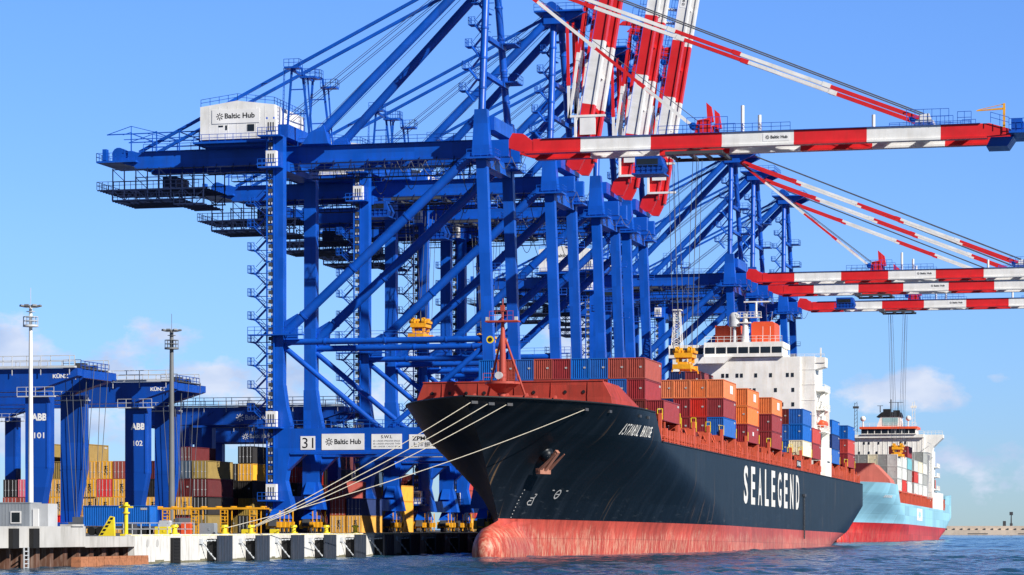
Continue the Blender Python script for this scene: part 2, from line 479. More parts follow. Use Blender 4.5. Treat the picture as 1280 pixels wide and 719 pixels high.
# ------------------------------------------------------------------ sea
QZ = 2.95
def sea():
    m, t, b = new_mat('sea water')
    tcn = nd(t, 'ShaderNodeTexCoord')
    hs = []
    for scl, sv, wt in ((0.22, (1, .6, 1), 1.0), (0.75, (1, .7, 1), .45), (2.2, (1, .8, 1), .14)):
        mpn = nd(t, 'ShaderNodeMapping')
        mpn.inputs['Scale'].default_value = sv
        mpn.inputs['Rotation'].default_value = (0, 0, R(25))
        lk(t, tcn.outputs['Object'], mpn.inputs[0])
        n = nd(t, 'ShaderNodeTexNoise')
        n.inputs['Scale'].default_value = scl
        n.inputs['Detail'].default_value = 4
        lk(t, mpn.outputs[0], n.inputs['Vector'])
        hs.append(math_n(t, 'MULTIPLY', n.outputs[0], wt))
    h = math_n(t, 'ADD', math_n(t, 'ADD', hs[0], hs[1]), hs[2])
    bp = nd(t, 'ShaderNodeBump')
    bp.inputs['Strength'].default_value = 1.0
    bp.inputs['Distance'].default_value = .32
    lk(t, h, bp.inputs['Height'])
    lk(t, bp.outputs[0], b.inputs['Normal'])
    n2 = nd(t, 'ShaderNodeTexNoise')
    n2.inputs['Scale'].default_value = 0.02
    n2.inputs['Detail'].default_value = 5
    lk(t, tcn.outputs['Object'], n2.inputs['Vector'])
    lk(t, ramp(t, n2.outputs[0], [(0.4, (0.014, 0.060, 0.105)), (0.6, (0.022, 0.082, 0.14))]), b.inputs['Base Color'])
    b.inputs['Roughness'].default_value = 0.12
    b.inputs['IOR'].default_value = 1.33
    b.inputs['Specular IOR Level'].default_value = 0.5
    import numpy as np
    rng = np.random.default_rng(3)
    comps = []
    for i in range(46):
        wl = 1.1 * (9.0 / 1.1) ** rng.random()
        th = math.radians(-60) + rng.normal(0, .75)
        amp = .0072 * wl ** .75
        comps.append((2 * math.pi / wl * math.cos(th), 2 * math.pi / wl * math.sin(th), rng.random() * 6.28, amp))
    V = []; F = []; n0 = 0
    def patch(x0, x1, y0, y1, step, skip):
        nonlocal n0
        xs = np.arange(x0, x1 + step * .5, step); ys = np.arange(y0, y1 + step * .5, step)
        X, Y = np.meshgrid(xs, ys)
        Z = np.zeros_like(X)
        for kx, ky, ph, a in comps:
            if 2 * math.pi / math.hypot(kx, ky) < skip:
                continue
            Z += a * np.sin(kx * X + ky * Y + ph)
        Z *= (.75 + .35 * np.sin(X * .043 + Y * .021) * np.sin(Y * .037 - X * .013))
        V.append(np.stack([X, Y, Z], -1).reshape(-1, 3))
        nx, ny = len(xs), len(ys)
        i = np.arange((ny - 1) * nx).reshape(ny - 1, nx)[:, :-1].ravel() + n0
        F.append(np.stack([i, i + 1, i + 1 + nx, i + nx], -1))
        n0 += nx * ny
    patch(-3.0, 128.0, 196.0, 470.0, .42, 0)
    patch(-3.0, 330.0, 470.42, 1100.0, 1.3, 2.6)
    big = np.array([(-20000, -500, -.45), (20000, -500, -.45), (20000, 30000, -.45), (-20000, 30000, -.45)], float)
    V.append(big); F.append(np.array([[n0, n0 + 1, n0 + 2, n0 + 3]]))
    V = np.concatenate(V); F = np.concatenate(F)
    me = bpy.data.meshes.new('sea')
    me.vertices.add(len(V)); me.vertices.foreach_set('co', V.astype('f').ravel())
    me.loops.add(F.size); me.loops.foreach_set('vertex_index', F.astype('i').ravel())
    me.polygons.add(len(F)); me.polygons.foreach_set('loop_start', (np.arange(len(F)) * 4).astype('i'))
    me.polygons.foreach_set('use_smooth', np.ones(len(F), bool))
    me.update(calc_edges=True); me.validate()
    me.materials.append(m)
    o = bpy.data.objects.new('sea', me); C.objects.link(o); o['kind'] = 'structure'
sea()

# ------------------------------------------------------------------ quay (ground, face, piles)
def quay():
    mb = MB()
    mb.add([(-900, 180, QZ), (0, 180, QZ), (0, 1010, QZ), (-900, 1010, QZ)], [(0, 1, 2, 3)])
    mb.build('quay_ground', M['asphalt'], kind='structure')
    mb = MB()                                    # clean new face of the berth
    mb.box(-1.2, 0, 266.4, 1010, -3, QZ + .02)
    mb.box(-1.0, -.35, 266.4, 1010, QZ + .02, QZ + .17)
    o = mb.build('quay_face', M['concrete'], kind='structure')
    # grey head wall further left, on sheet piles
    mb = MB()
    mb.box(-2.6, .15, 180, 253.2, 1.95, 3.95)
    mb.box(-2.6, .14, 253.2, 266.3, 1.88, QZ + .005)
    mb.box(-.95, .3, 249.5, 252.5, 3.95, 4.15)
    mb.build('quay_head_wall', M['concrete2'], kind='structure')
    mb = MB()
    y = 190.0
    while y < 266:
        mb.prism([(-2.0, y), (-.7, y + .35), (-.7, y + 1.25), (-2.0, y + 1.6), (-2.2, y + 1.6), (-2.2, y)], 'z', -3, 1.95)
        mb.box(-2.3, -2.0, y + 1.6, y + 3.3, -3, 1.95)
        y += 3.3
    mb.build('quay_sheet_piling', M['pile'], kind='structure')
    mb = MB()                                    # kerb stripe
    y = 266.6
    while y < 420:                      # algae band just above the water, uneven along its top
        e = y + .8 + rnd.random() * 1.2
        mb.box(0.0, .02 + rnd.random() * .01, y, e, -1.0, .22 + rnd.random() * .22)
        y = e
    mb.build('quay_tide_band', M['algae'], kind='structure')
    mb = MB()
    y = 266.6
    while y < 520:
        mb.box(-.34, -.05, y, y + 1.6, QZ + .024, QZ + .06)
        y += 2.9
    k = mb.build('quay_edge_stripe', M['safety'], kind='structure')
quay()

def ladder_thing(y):
    mb = MB()
    mb.ladder((.35, y, -.3), (.35, y, 2.0), 1.0, .12, .36)
    o = mb.build('quay_ladder', M['galv'])
    tag(o, 'pale steel ladder hanging down the brown sheet piles at the left', 'ladder')
    for dy in (-2.6, 2.0):
        m2 = MB(); m2.box(.15, .6, y + dy - .9, y + dy + .5, 1.9, 3.75)
        p = m2.build('rubber_pad', M['rubber'], o)
ladder_thing(238.6)

mb = MB()
for k in range(9):
    y = 248.8 + k * 1.98
    mb.box(.5, 1.5, y, y + 1.9, -.4, .75)
    mb.box(.5, 1.52, y + .1, y + 1.8, .75, .98)
o = mb.build('rusty_pontoon', M['rust'])
tag(o, 'long rusty floating beam lying in the water below the sheet piles', 'pontoon')

def fender(y, label):
    t = thing('quay_fender', label, 'fender', (0, y, 1.3), 'dark fender panels along the white quay face')
    mb = MB()
    for zz in (-.75, .55):
        mb.tube((0, 1.6, zz), (.7, 1.6, zz), .78, 14, .62)
        mb.tube((.7, 1.6, zz), (1.3, 1.6, zz), .62, 14, .8)
    mb.box(.02, 1.28, .05, 3.0, -1.55, 1.28)
    mb.build('rubber_cone', M['rubber'], t)
    mb = MB()
    mb.box(1.3, 1.52, -.3, 4.2, -1.6, 1.66)
    for i in range(1, 5):
        mb.box(1.52, 1.56, -.3 + i * .9 - .03, -.3 + i * .9 + .03, -1.55, 1.62)
    mb.build('facing_panel', M['fender'], t)
    mb = MB()
    for (a, b) in (((.03, -2.0, 1.0), (1.25, .1, -1.3)), ((.03, -2.0, 1.05), (1.25, .1, 1.15))):
        a, b = Vector(a), Vector(b)
        for i in range(9):
            mb.beam(a.lerp(b, i / 9), a.lerp(b, (i + .75) / 9), .16 if i % 2 else .09)
    mb.box(.0, .22, -2.4, -1.7, .75, 1.3)
    mb.build('chain', M['galv'], t)
    return t
ordn = ['first', 'second', 'third', 'fourth', 'fifth', 'sixth', 'seventh', 'eighth', 'ninth', 'tenth', 'eleventh', 'twelfth', 'thirteenth', 'fourteenth', 'fifteenth']
fe = fender(287.7, 'dark ribbed quay fender, first from the left on the white quay face')
for i in range(1, 10):
    c = copy_tree(fe)
    c.location.y = 287.7 + 12.75 * i
    c['label'] = 'dark ribbed quay fender, %s from the left along the white quay face' % ordn[i]
mb = MB()
mb.box(.0, .3, 276.6, 278.9, -.4, 2.75)
for i in range(8):
    mb.box(.3, .36, 277.0, 278.5, .1 + i * .35, .2 + i * .35)
tag(mb.build('rubber_ladder', M['rubber']), 'narrow black rubber strip ladder set in the white quay face', 'ladder')
# round drains with paired holes on the white face
mb = MB()
for y in (270.0, 272.8):
    mb.tube((0.0, y, 2.2), (.03, y, 2.2), .42, 12)
tag(mb.build('quay_lifting_eyes', M['concrete2']), 'pair of round grey patches on the white quay face left of the rubber strip', 'wall fitting')

# ------------------------------------------------------------------ ship-to-shore cranes
XL, XW = -39.3, -3.8                 # landside and waterside leg lines
HX, HZ = -2.4, 66.6                   # boom hinge
G0, G1 = 4.75, 12.25                 # twin girder lines
def crane_root(y, label):
    return thing('quay_crane', label, 'quay crane', (0, y, QZ), 'blue ship-to-shore cranes along the quay')
OFF = (0, 0, QZ)
def make_crane(y, label):
    t = crane_root(y, label)
    B = M['blue']
    def P(mb, name, mats=B, parent=t):
        return mb.build(name, mats, parent, OFF if parent is t else (0, 0, QZ))
    W = 17.0
    for side, yy in (('n', 0.0), ('f', W)):
        # landside leg: box, flaring out at the portal
        mb = MB()
        mb.beam((XL + .35, yy, 20.5), (XL + .35, yy, 67.4), 1.7, 2.05)
        mb.prism([(XL - .75, 20.3), (XL + 2.7, 20.3), (XL + 1.9, 23.6), (XL + 1.42, 27.0), (XL - .75, 27.0)], 'y', yy - .9, yy + .9)
        mb.prism([(XL - 1.7, 6.9), (XL + 2.9, 6.9), (XL + 1.8, 11.5), (XL + 2.6, 16.0), (XL + 2.6, 20.29), (XL - .9, 20.29), (XL - .9, 10.5)], 'y', yy - 1.0, yy + 1.0)
        P(mb, 'landside_leg')
        mb = MB()
        mb.beam((XW + .6, yy, 20.3), (XW - .95, yy, 63.2), 1.45, 1.75)
        mb.beam((XW - .95, yy, 63.2), (XW - 1.05, yy, 70.6), 1.9, 3.0, 1.5, 2.0)
        mb.prism([(XW - 2.8, 6.9), (XW + 2.2, 6.9), (XW + 1.7, 20.29), (XW - 1.6, 20.29), (XW - 1.6, 13.2)], 'y', yy - .9, yy + .9)
        lg = P(mb, 'waterside_leg')
        mb = MB()
        mb.box(XW - 3.0, XW + 1.6, yy - 1.9, yy + 1.9, 62.6, 62.9)
        mb.rail([(XW - 3.0, yy - 1.85, 62.9), (XW + 1.6, yy - 1.85, 62.9), (XW + 1.6, yy + 1.85, 62.9)], 1.2, 1.2)
        mb.build('leg_platform', B, lg, OFF)
        # portal beam along x with haunches
        mb = MB()
        mb.box(XL + 2.62, XW - 1.62, yy - .92, yy + .92, 16.0, 19.9)
        mb.prism([(XL + 2.3, 15.7), (XL + 5.0, 15.7), (XL + 2.2, 13.2)], 'y', yy - .8, yy + .8)
        mb.prism([(XW - 1.7, 15.7), (XW - 4.6, 15.7), (XW - 1.7, 13.2)], 'y', yy - .8, yy + .8)
        mb.box(XL + 2.64, XW - 1.66, yy - 1.1, yy + 1.1, 15.72, 15.98)
        mb.rail([(XL + 3, yy - .85, 19.9), (XW - 2, yy - .85, 19.9)], 1.3, 2.2)
        pb = P(mb, 'portal_beam')
        if side == 'n':
            t['_beam'] = 1
            near_beam = pb
        # tube bracing
        mb = MB(); mb.tube((XL + 1.3, yy, 34.0), (XW - .1, yy, 34.0), .52, 14)
        for q in (.2, .5, .8):
            x = XL + 1.3 + q * 34; mb.tube((x, yy, 34.0), (x + .3, yy, 34.0), .62, 14)
        P(mb, 'horizontal_brace')
        mb = MB(); mb.tube((XL + 1.3, yy, 35.3), (XW - 1.9, yy, 64.2), .76, 16)
        pa, pb_ = Vector((XL + 1.3, yy, 35.3)), Vector((XW - 1.9, yy, 64.2))
        for q in (.1, .36, .64, .92):
            c = pa.lerp(pb_, q); mb.tube(c, c + (pb_ - pa).normalized() * .3, .86, 16)
        mb.prism([(XL + 1.44, 33.2), (XL + 3.6, 33.8), (XL + 3.6, 38.6), (XL + 1.44, 37.4)], 'y', yy - .25, yy + .25)
        P(mb, 'diagonal_brace')
        mb = MB(); mb.tube((XL + 1.3, yy, 33.2), (-21.6, yy, 19.8), .45, 12)
        P(mb, 'lower_brace')
        mb = MB(); mb.tube((XW - .2, yy, 33.2), (-20.2, yy, 19.8), .45, 12)
        P(mb, 'lower_brace')
        # sill and bogies
    for xx, nm in ((XL + .6, 'l'), (XW - .2, 'w')):
        mb = MB()
        mb.box(xx - .9, xx + .9, 1.02, W - 1.02, 6.9, 9.0)
        mb.prism([(1.02, 9.41), (2.8, 9.41), (1.02, 11.5)], 'x', xx - .8, xx + .8)
        mb.prism([(W - 1.02, 9.41), (W - 2.8, 9.41), (W - 1.02, 11.5)], 'x', xx - .8, xx + .8)
        P(mb, 'sill_beam')
        mb = MB()
        mb.box(xx - 1.0, xx + 1.0, 1.0, W - 1.0, 17.0, 19.6)
        mb.prism([(1.0, 16.98), (3.2, 16.98), (1.0, 14.6)], 'x', xx - .9, xx + .9)
        mb.prism([(W - 1.0, 16.98), (W - 3.2, 16.98), (W - 1.0, 14.6)], 'x', xx - .9, xx + .9)
        P(mb, 'portal_cross_beam')
        for yb in (0.0, W):
            mb = MB()
            mb.prism([(-3.6, 5.3), (3.6, 5.3), (1.3, 6.88), (-1.3, 6.88)], 'x', xx - .9, xx + .9)
            mb.v = [(a, b + yb, c) for a, b, c in mb.v]
            mb.cur = 1
            for k in range(4):
                c = yb - 3.3 + k * 2.2
                mb.cur = 0 if k % 2 else 2
                mb.prism([(c - .8, 4.1), (c + .8, 4.1), (c + .4, 5.28), (c - .4, 5.28)], 'x', xx - .6, xx + .6)
                mb.cur = 1
                mb.box(xx + .62, xx + 1.3, c - .35, c + .25, 3.9, 4.8)
                mb.box(xx - 1.2, xx - .62, c - .3, c + .2, 3.6, 5.0)
                mb.box(xx - .35, xx + .35, c - .16, c + .16, 3.4, 4.08)
                mb.beam((xx + .9, c + .5, 3.2), (xx + .9, c + .5, 6.6), .16)
            mb.cur = 2
            for k in range(8):
                c = yb - 3.85 + k * 1.1
                mb.tube((xx - .35, c, QZ + .42), (xx + .35, c, QZ + .42), .42, 12)
            P(mb, 'bogie', [B, M['yellow'], M['steel']])
        mb = MB()
        mb.box(xx - 1.0, xx + 1.0, 1.0, W - 1.0, 67.45, 69.6)
        P(mb, 'upper_cross_beam')
    # twin main girders with ties
    mb = MB()
    for yy in (G0, G1):
        mb.box(-65.5, -1.4, yy - .6, yy + .6, 63.9, 66.3)
        mb.box(-65.5, -1.4, yy - .85, yy + .85, 63.55, 63.88)
        mb.prism([(-69.6, 65.0), (-65.52, 63.9), (-65.52, 66.3), (-69.6, 66.0)], 'y', yy - .6, yy + .6)
    for x in (-69.0, -60, -52, -44, -33, -25, -17, -9):
        mb.box(x - .4, x + .4, G0 + .61, G1 - .61, 64.6, 66.0)
    mb.box(XL - 1.4, XL + 1.6, 1.0, W - 1.0, 61.9, 63.5)
    mb.box(XW - 2.2, XW - .2, 1.0, W - 1.0, 61.6, 63.5)
    gd = P(mb, 'main_girder')
    mb = MB()
    for yy in (G0 - .8, G1 + .8):
        mb.rail([(-64.0, yy, 66.35), (-53.5, yy, 66.35)], 1.2, 2)
        mb.rail([(-37.0, yy, 66.35), (-6.5, yy, 66.35)], 1.2, 2)
        mb.box(-64.0, -6.5, yy - .4, yy + .4, 66.31, 66.36)
    mb.build('girder_railing', B, gd, OFF)
    mb = MB()                                       # festoon loops below the girder
    for i in range(9):
        x0 = -20 + i * 2.4
        pts = [(x0 + 2.4 * k / 6, G0 - 1.2, 63.4 - 1.9 * math.sin(math.pi * k / 6)) for k in range(7)]
        mb.path(pts, .05, 4)
    mb.build('festoon_cable', M['rope'], gd, OFF)
    # rear end: winches, platform, light frame over the tail
    mb = MB()
    mb.box(-72.0, -65.0, 3.0, 14.0, 64.6, 64.9)
    mb.rail([(-65.2, 3.1, 64.9), (-72, 3.1, 64.9), (-72, 13.9, 64.9)], 1.3, 1.2)
    mb.tube((-68.6, 4.4, 66.1), (-68.6, 7.0, 66.1), 1.15, 14)
    mb.tube((-68.6, 9.6, 66.1), (-68.6, 12.2, 66.1), 1.15, 14)
    mb.box(-67.6, -66.0, 4.2, 6.5, 64.9, 66.6)
    mb.box(-71.3, -70.6, 4.0, 5.0, 64.9, 67.0)
    for yy in (3.6, 13.2):
        for x in (-66.0, -61.5, -57.5, -54.0):
            mb.beam((x, yy, 66.2), (x, yy, 69.6), .16)
            mb.beam((x, yy, 69.6), (x - 1.5, yy, 69.2), .1)
        mb.beam((-70.3, yy, 69.3), (-53.0, yy, 69.4), .16)
        mb.beam((-67.3, yy, 68.4), (-53.0, yy, 68.5), .12)
        mb.beam((-70.3, yy, 69.3), (-66.0, yy, 70.6), .1); mb.beam((-66.0, yy, 70.6), (-61.5, yy, 69.4), .1)
        mb.beam((-66.0, yy, 69.4), (-66.0, yy, 70.6), .1)
    for x in (-66.0, -61.5, -57.5, -54.0):
        mb.beam((x, 3.6, 69.4), (x, 13.2, 69.4), .14)
    P(mb, 'tail_platform')
    # hanging maintenance frame under the tail
    mb = MB()
    for yy in (3.4, 13.6):
        for x in [-69.2 + 2.05 * i for i in range(8)] + [-53.2]:
            mb.beam((x, yy, 58.2), (x, yy, 63.6), .16)
        for z in (63.4, 61.4, 60.0, 58.3):
            mb.beam((-69.3, yy, z), (-53.0, yy, z), .2 if z in (60.0, 58.3) else .13)
        for i in range(4):
            a = -69.2 + i * 4.1
            mb.beam((a, yy, 60.0), (a + 2.05, yy, 58.3), .1); mb.beam((a + 4.1, yy, 60.0), (a + 2.05, yy, 58.3), .1)
            mb.beam((a, yy, 63.4), (a + 2.05, yy, 61.5), .1)
    for q in range(9):
        mb.box(-72.0, -53.0, 3.4 + q * 1.22, 3.4 + q * 1.22 + .3, 59.95, 60.15)
    for q in range(9):
        mb.box(-69.3, -56.5, 3.4 + q * 1.22, 3.4 + q * 1.22 + .3, 58.05, 58.2)
    for q in range(7):
        mb.box(-58.3, -53.2, 3.0 + q * 1.6, 3.5 + q * 1.6, 57.3, 57.5)
    mb.box(-61.0, -58.6, 5, 11, 60.2, 62.2)
    mb.rail([(-53.2, 3.1, 57.5), (-58.3, 3.1, 57.5)], 1.6, 1.0)
    mb.rail([(-54, 3.3, 60.15), (-72, 3.3, 60.15), (-72, 13.6, 60.15)], 1.3, 1.0)
    mb.rail([(-56.5, 3.3, 58.2), (-69.3, 3.3, 58.2)], 1.2, 1.0)
    P(mb, 'maintenance_frame', M['darkblue'])
    # machinery house
    mb = MB()
    hx0, hx1, hy0, hy1, hz0, hz1 = -53.1, -40.2, 1.6, 17.0, 67.6, 73.1
    hm = (hx0 + hx1) / 2
    mb.prism([(hx0, hz0), (hx1, hz0), (hx1, hz1 - .1), (hm, hz1 + .75), (hx0, hz1 - .1)], 'y', hy0, hy1)
    for i in range(1, 8):
        x = hx0 + i * (hx1 - hx0) / 8
        mb.box(x - .03, x + .03, hy0 - .025, hy0, hz0 + .1, hz1 - .15)
    mb.cur = 1
    mb.box(-44.9, -43.7, hy0 - .06, hy0 - .03, hz0 + 1.2, hz0 + 2.3)
    mb.box(-49.9, -49.1, hy0 - .05, hy0 - .03, hz0 + 2.0, hz0 + 2.25)
    mb.box(-48.7, -48.4, hy0 - .05, hy0 - .03, hz0 + 1.5, hz0 + 2.25)
    ho = P(mb, 'machinery_house', [M['white'], M['glass']])
    mb = MB()
    mb.rail([(hx0 + .1, hy0 + .1, hz1 - .05), (hm, hy0 + .1, hz1 + .75), (hx1 - .1, hy0 + .1, hz1 - .05), (hx1 - .1, hy1, hz1 - .05)], 1.15, 1.5)
    mb.box(hx0 - .1, hx1 + .1, hy0 - .08, hy0 - .04, hz1 - .2, hz1 - .06) if False else None
    mb.build('roof_railing', B, ho, OFF)
    mb = MB()
    sx0, sz0, sw, sh = -51.0, hz0 + 2.55, 8.2, 2.3
    mb.box(sx0, sx0 + sw, hy0 - .09, hy0 - .05, sz0, sz0 + sh)
    mb.cur = 1
    emblem(mb, sx0 + 1.35, hy0 - .10, sz0 + sh * .5, .62)
    text(mb, 'Baltic Hub', flat(sx0 + 2.2, hy0 - .10, sz0 + sh * .34, 5.2, .88), .028)
    mb.build('house_sign', [M['sign'], M['black']], ho, OFF)
    mb = MB()
    mb.box(-53.8, -39.9, .0, 18.0, 66.75, 67.05)
    mb.box(-53.2, -40.2, 1.8, 16.8, 67.05, 67.48)
    mb.prism([(-53.0, 66.74), (-40.5, 66.74), (-41.5, 66.35), (-52.0, 66.35)], 'y', 1.5, 17)
    mb.rail([(-53.7, .1, 67.05), (-40, .1, 67.05)], 1.2, 1.4)
    mb.rail([(-40, .1, 67.05), (-40, 17.8, 67.05)], 1.2, 2)
    P(mb, 'house_floor')
    mb = MB()                                      # trestle tower beside the house
    for yy in (3.0, 14.0):
        for x0, x1 in ((-38.6, -37.7), (-34.6, -36.0)):
            mb.beam((x0, yy, 67.4), (x1, yy, 79.0), .32)
        mb.beam((-38.3, yy, 71.5), (-35.0, yy, 71.5), .18); mb.beam((-37.9, yy, 75.5), (-35.7, yy, 75.5), .18)
        mb.box(-38.8, -36.2, yy - .9, yy + .9, 78.9, 79.2)
        mb.rail([(-38.8, yy - .9, 79.2), (-36.2, yy - .9, 79.2), (-36.2, yy + .9, 79.2)], 1.2, .9)
        mb.box(-36.1, -33.4, yy - .9, yy + .9, 77.2, 77.5)
        mb.rail([(-36.1, yy - .9, 77.5), (-33.4, yy - .9, 77.5), (-33.4, yy + .9, 77.5)], 1.2, .9)
        mb.ladder((-39.2, yy - .3, 68), (-38.9, yy - .3, 79), .6, .08, .6)
        mb.beam((-34.2, yy, 67.4), (-35.0, yy, 77.3), .22)
    mb.beam((-37.6, 3, 78.7), (-37.6, 14, 78.7), .4)
    P(mb, 'trestle')
    # service walkways, cable trays and hangers under and beside the girders
    for wy, wz in ((14.4, 62.2), (2.6, 62.0)):
        mb = MB()
        for q in range(3):
            mb.box(-52, -7, wy - .5 + q * .4, wy - .3 + q * .4, wz, wz + .1)
        mb.rail([(-52, wy - .6, wz), (-7, wy - .6, wz)], 1.15, 2.2, .08)
        for i in range(16):
            x = -51 + i * 2.9
            mb.beam((x, wy, wz), (x, wy + (1 if wy < 8 else -1) * 1.2, 63.9), .09)
        P(mb, 'service_walkway', M['darkblue'])
    mb = MB()
    for i, x in enumerate((-31, -28.5, -26, -23.5, -20.5, -17.5, -14, -11)):
        sg_ = 2.2 + (i * 37 % 5) * .7; x1_ = x + 2.0 + (i * 13 % 3)
        mb.path([(x + (x1_ - x) * q / 8, 7.0 + i * .4, 63.6 - sg_ * math.sin(math.pi * q / 8)) for q in range(9)], .06, 4)
    P(mb, 'hanging_cable', M['rope'])
    for yy in (0.0, W):
        mb = MB()
        for z, hw in ((34.6, 2.2), (45.0, 1.9), (55.0, 1.7)):
            xc = XW + .6 - 1.55 * (z - 20.3) / 42.9
            mb.box(xc - hw, xc + hw, yy + .9, yy + 2.1, z, z + .12)
            mb.rail([(xc - hw, yy + 2.0, z + .12), (xc + hw, yy + 2.0, z + .12)], 1.1, 1.0, .07)
            mb.rail([(xc - hw, yy + .95, z + .12), (xc - hw, yy + 2.0, z + .12)], 1.1, .9, .07)
        mb.ladder((XW - .9 + .6, yy + 1.3, 21), (XW - 2.0, yy + 1.3, 62), .5, .07, .7, (0, 1, 0))
        P(mb, 'leg_ladder')
        mb = MB()
        mb.rail([(XL + 2, yy - .5, 34.5), (XW - 1, yy - .5, 34.5)], 1.05, 2.6, .06)
        P(mb, 'brace_handrail')
    # apex mast
    ax, az = -5.2, 94.6
    for yy, y1 in ((0.0, 5.6), (W, 11.4)):
        mb = MB()
        mb.tube((XW - 1.0, yy, 70.5), (ax - .2, y1, az), .6, 16)
        for k in range(4):
            z = 74 + k * 5
            tt = (z - 70.5) / (az - 70.5)
            c = Vector((XW - 1.0, yy, 70.5)).lerp(Vector((ax - .2, y1, az)), tt)
            mb.tube(c, c + Vector((0, 0, .35)), .7, 14)
        P(mb, 'mast_leg')
    for k, (z, hw) in enumerate(((76.5, 6.9), (82.5, 5.4))):
        mb = MB()
        mb.beam((XW - .8, 8.5 - hw, z), (XW - .8, 8.5 + hw, z), .7)
        mb.box(XW - 2.2, XW + 1.6, 8.5 + hw - 2.5, 8.5 + hw + 1.6, z + .4, z + .6)
        mb.rail([(XW - 2.2, 8.5 + hw - 2.5, z + .6), (XW + 1.6, 8.5 + hw - 2.5, z + .6), (XW + 1.6, 8.5 + hw + 1.6, z + .6)], 1.2, 1.2)
        P(mb, 'mast_cross_beam')
    mb = MB()
    mb.box(ax - 1.6, ax + 2.2, 3.6, 13.4, az - 1.2, az + .8)
    mb.box(ax - 3.2, ax + 5.6, 2.8, 14.2, az + .8, az + 1.1)
    mb.rail([(ax - 3.2, 2.9, az + 1.1), (ax + 5.6, 2.9, az + 1.1), (ax + 5.6, 14.1, az + 1.1)], 1.2, 1.5)
    for yy in (5.5, 8.5, 11.5):
        mb.tube((ax - .6, yy - .3, az + 2.1), (ax - .6, yy + .3, az + 2.1), 1.0, 14)
    mb.prism([(ax + 2.2, az - 1.0), (ax + 6.2, az + .78), (ax + 2.2, az + .78)], 'y', 4.0, 4.6)
    mb.prism([(ax + 2.2, az - 1.0), (ax + 6.2, az + .78), (ax + 2.2, az + .78)], 'y', 12.4, 13.0)
    P(mb, 'apex_platform')
    for yy, y1 in ((2.4, 4.5), (14.6, 12.5)):
        mb = MB()
        mb.tube((-33.2, yy, 67.6), (ax - 1.2, y1, az - .6), .72, 16)
        mb.prism([(-35.5, 66.32), (-31.0, 66.32), (-31.8, 69.3), (-34.0, 68.3)], 'y', yy - .9, yy + .9)
        P(mb, 'back_leg')
        mb = MB()
        mb.beam((-65.0, G0 + (1.2 if yy < 8 else 6.3) - 1.2, 66.4), (ax - 1.4, y1 + (.9 if yy < 8 else -.9), az + .3), .36, .5)
        P(mb, 'back_stay')
    mb = MB()
    for yy in (6.5, 7.5, 9.5, 10.5):
        mb.tube((-40, yy, 71.5), (ax - 1.2, yy, az + 1.8), .05, 4, caps=False)
    for yy in (5.8, 11.2):
        mb.tube((-37.5, yy, 66.5), (ax - 1.2, yy, az + .5), .045, 4, caps=False)
    P(mb, 'luffing_rope', M['rope'])
    # stairs: zig-zag flights left of the landside leg, and up the mast
    mb = MB()
    def stairs(x0, x1, y0, y1, z0, z1, pitch, lean=(0, 0)):
        k = int((z1 - z0) / pitch)
        for i in range(k):
            za = z0 + i * pitch
            f0 = i / k; f1 = (i + .5) / k; f2 = (i + 1) / k
            o0 = Vector((lean[0] * f0, lean[1] * f0, 0)); o2 = Vector((lean[0] * f1, lean[1] * f1, 0))
            a = Vector((x1 - .3, y0, za)) + o0; b = Vector((x0 + .5, y0, za + pitch * .5)) + o2
            mb.beam(a, b, .8, .12)
            mb.beam(a + Vector((0, -.4, 1.0)), b + Vector((0, -.4, 1.0)), .07); mb.beam(a + Vector((0, -.4, .5)), b + Vector((0, -.4, .5)), .06)
            c = Vector((x0, y0, za + pitch * .5)) + o2
            mb.box(c.x - .45, c.x + .7, c.y - .5, c.y + 1.6, c.z - .12, c.z)
            mb.rail([(c.x + .7, c.y - .48, c.z), (c.x - .43, c.y - .48, c.z), (c.x - .43, c.y + 1.58, c.z)], 1.15, .7, .07)
            d = Vector((x1 - .3, y0 + 1.1, za + pitch)) + o2
            mb.beam(c + Vector((.6, 1.1, 0)), d, .8, .12)
            mb.beam(c + Vector((.6, .7, 1.0)), d + Vector((0, -.4, 1.0)), .07)
            e = Vector((x1 + lean[0] * f2, y0 + lean[1] * f2, za + pitch))
            mb.box(e.x - .5, e.x + .3, e.y - .5, e.y + 1.6, e.z - .12, e.z)
            mb.beam((c.x, c.y + .4, c.z - .1), (e.x + .5, c.y + .4, c.z - .1), .12)
            mb.beam((c.x, c.y + .4, c.z - .1), (e.x + .5, c.y + .4, c.z - 1.3), .09)
    stairs(-43.6, -40.8, -.3, 1, 21.0, 60.5, 3.75)
    mb.box(-43.5, -34.2, -2.3, -1.0, 35.0, 35.2)
    mb.rail([(-43.5, -2.25, 35.2), (-34.2, -2.25, 35.2)], 1.2, 1.2)
    P(mb, 'stair_tower')
    mb = MB()
    stairs(-8.3, -5.8, 0, 1, 72.0, 93.0, 3.7, (1.2, 5.2))
    P(mb, 'mast_stairs')
    mb = MB()                                      # lift mast with cars
    mb.cur = 0
    for dx in (-1.25, -.05):
        mb.beam((XL + dx, -1.25, 4.5), (XL + dx, -1.25, 70.5), .2)
    for i in range(44):
        z = 5 + i * 1.5
        mb.beam((XL - 1.25, -1.25, z), (XL - .05, -1.25, z), .12)
    mb.cur = 1
    for i in range(44):
        z = 5.3 + i * 1.5
        mb.box(XL - .98, XL - .78, -1.3, -1.2, z, z + .35); mb.box(XL - .52, XL - .32, -1.3, -1.2, z, z + .35)
    mb.cur = 2
    for i in range(43):
        z = 5.75 + i * 1.5
        mb.box(XL - 1.0, XL - .3, -1.24, -1.0, z, z + .6)
    el = P(mb, 'lift_mast', [B, M['galv'], M['steel']])
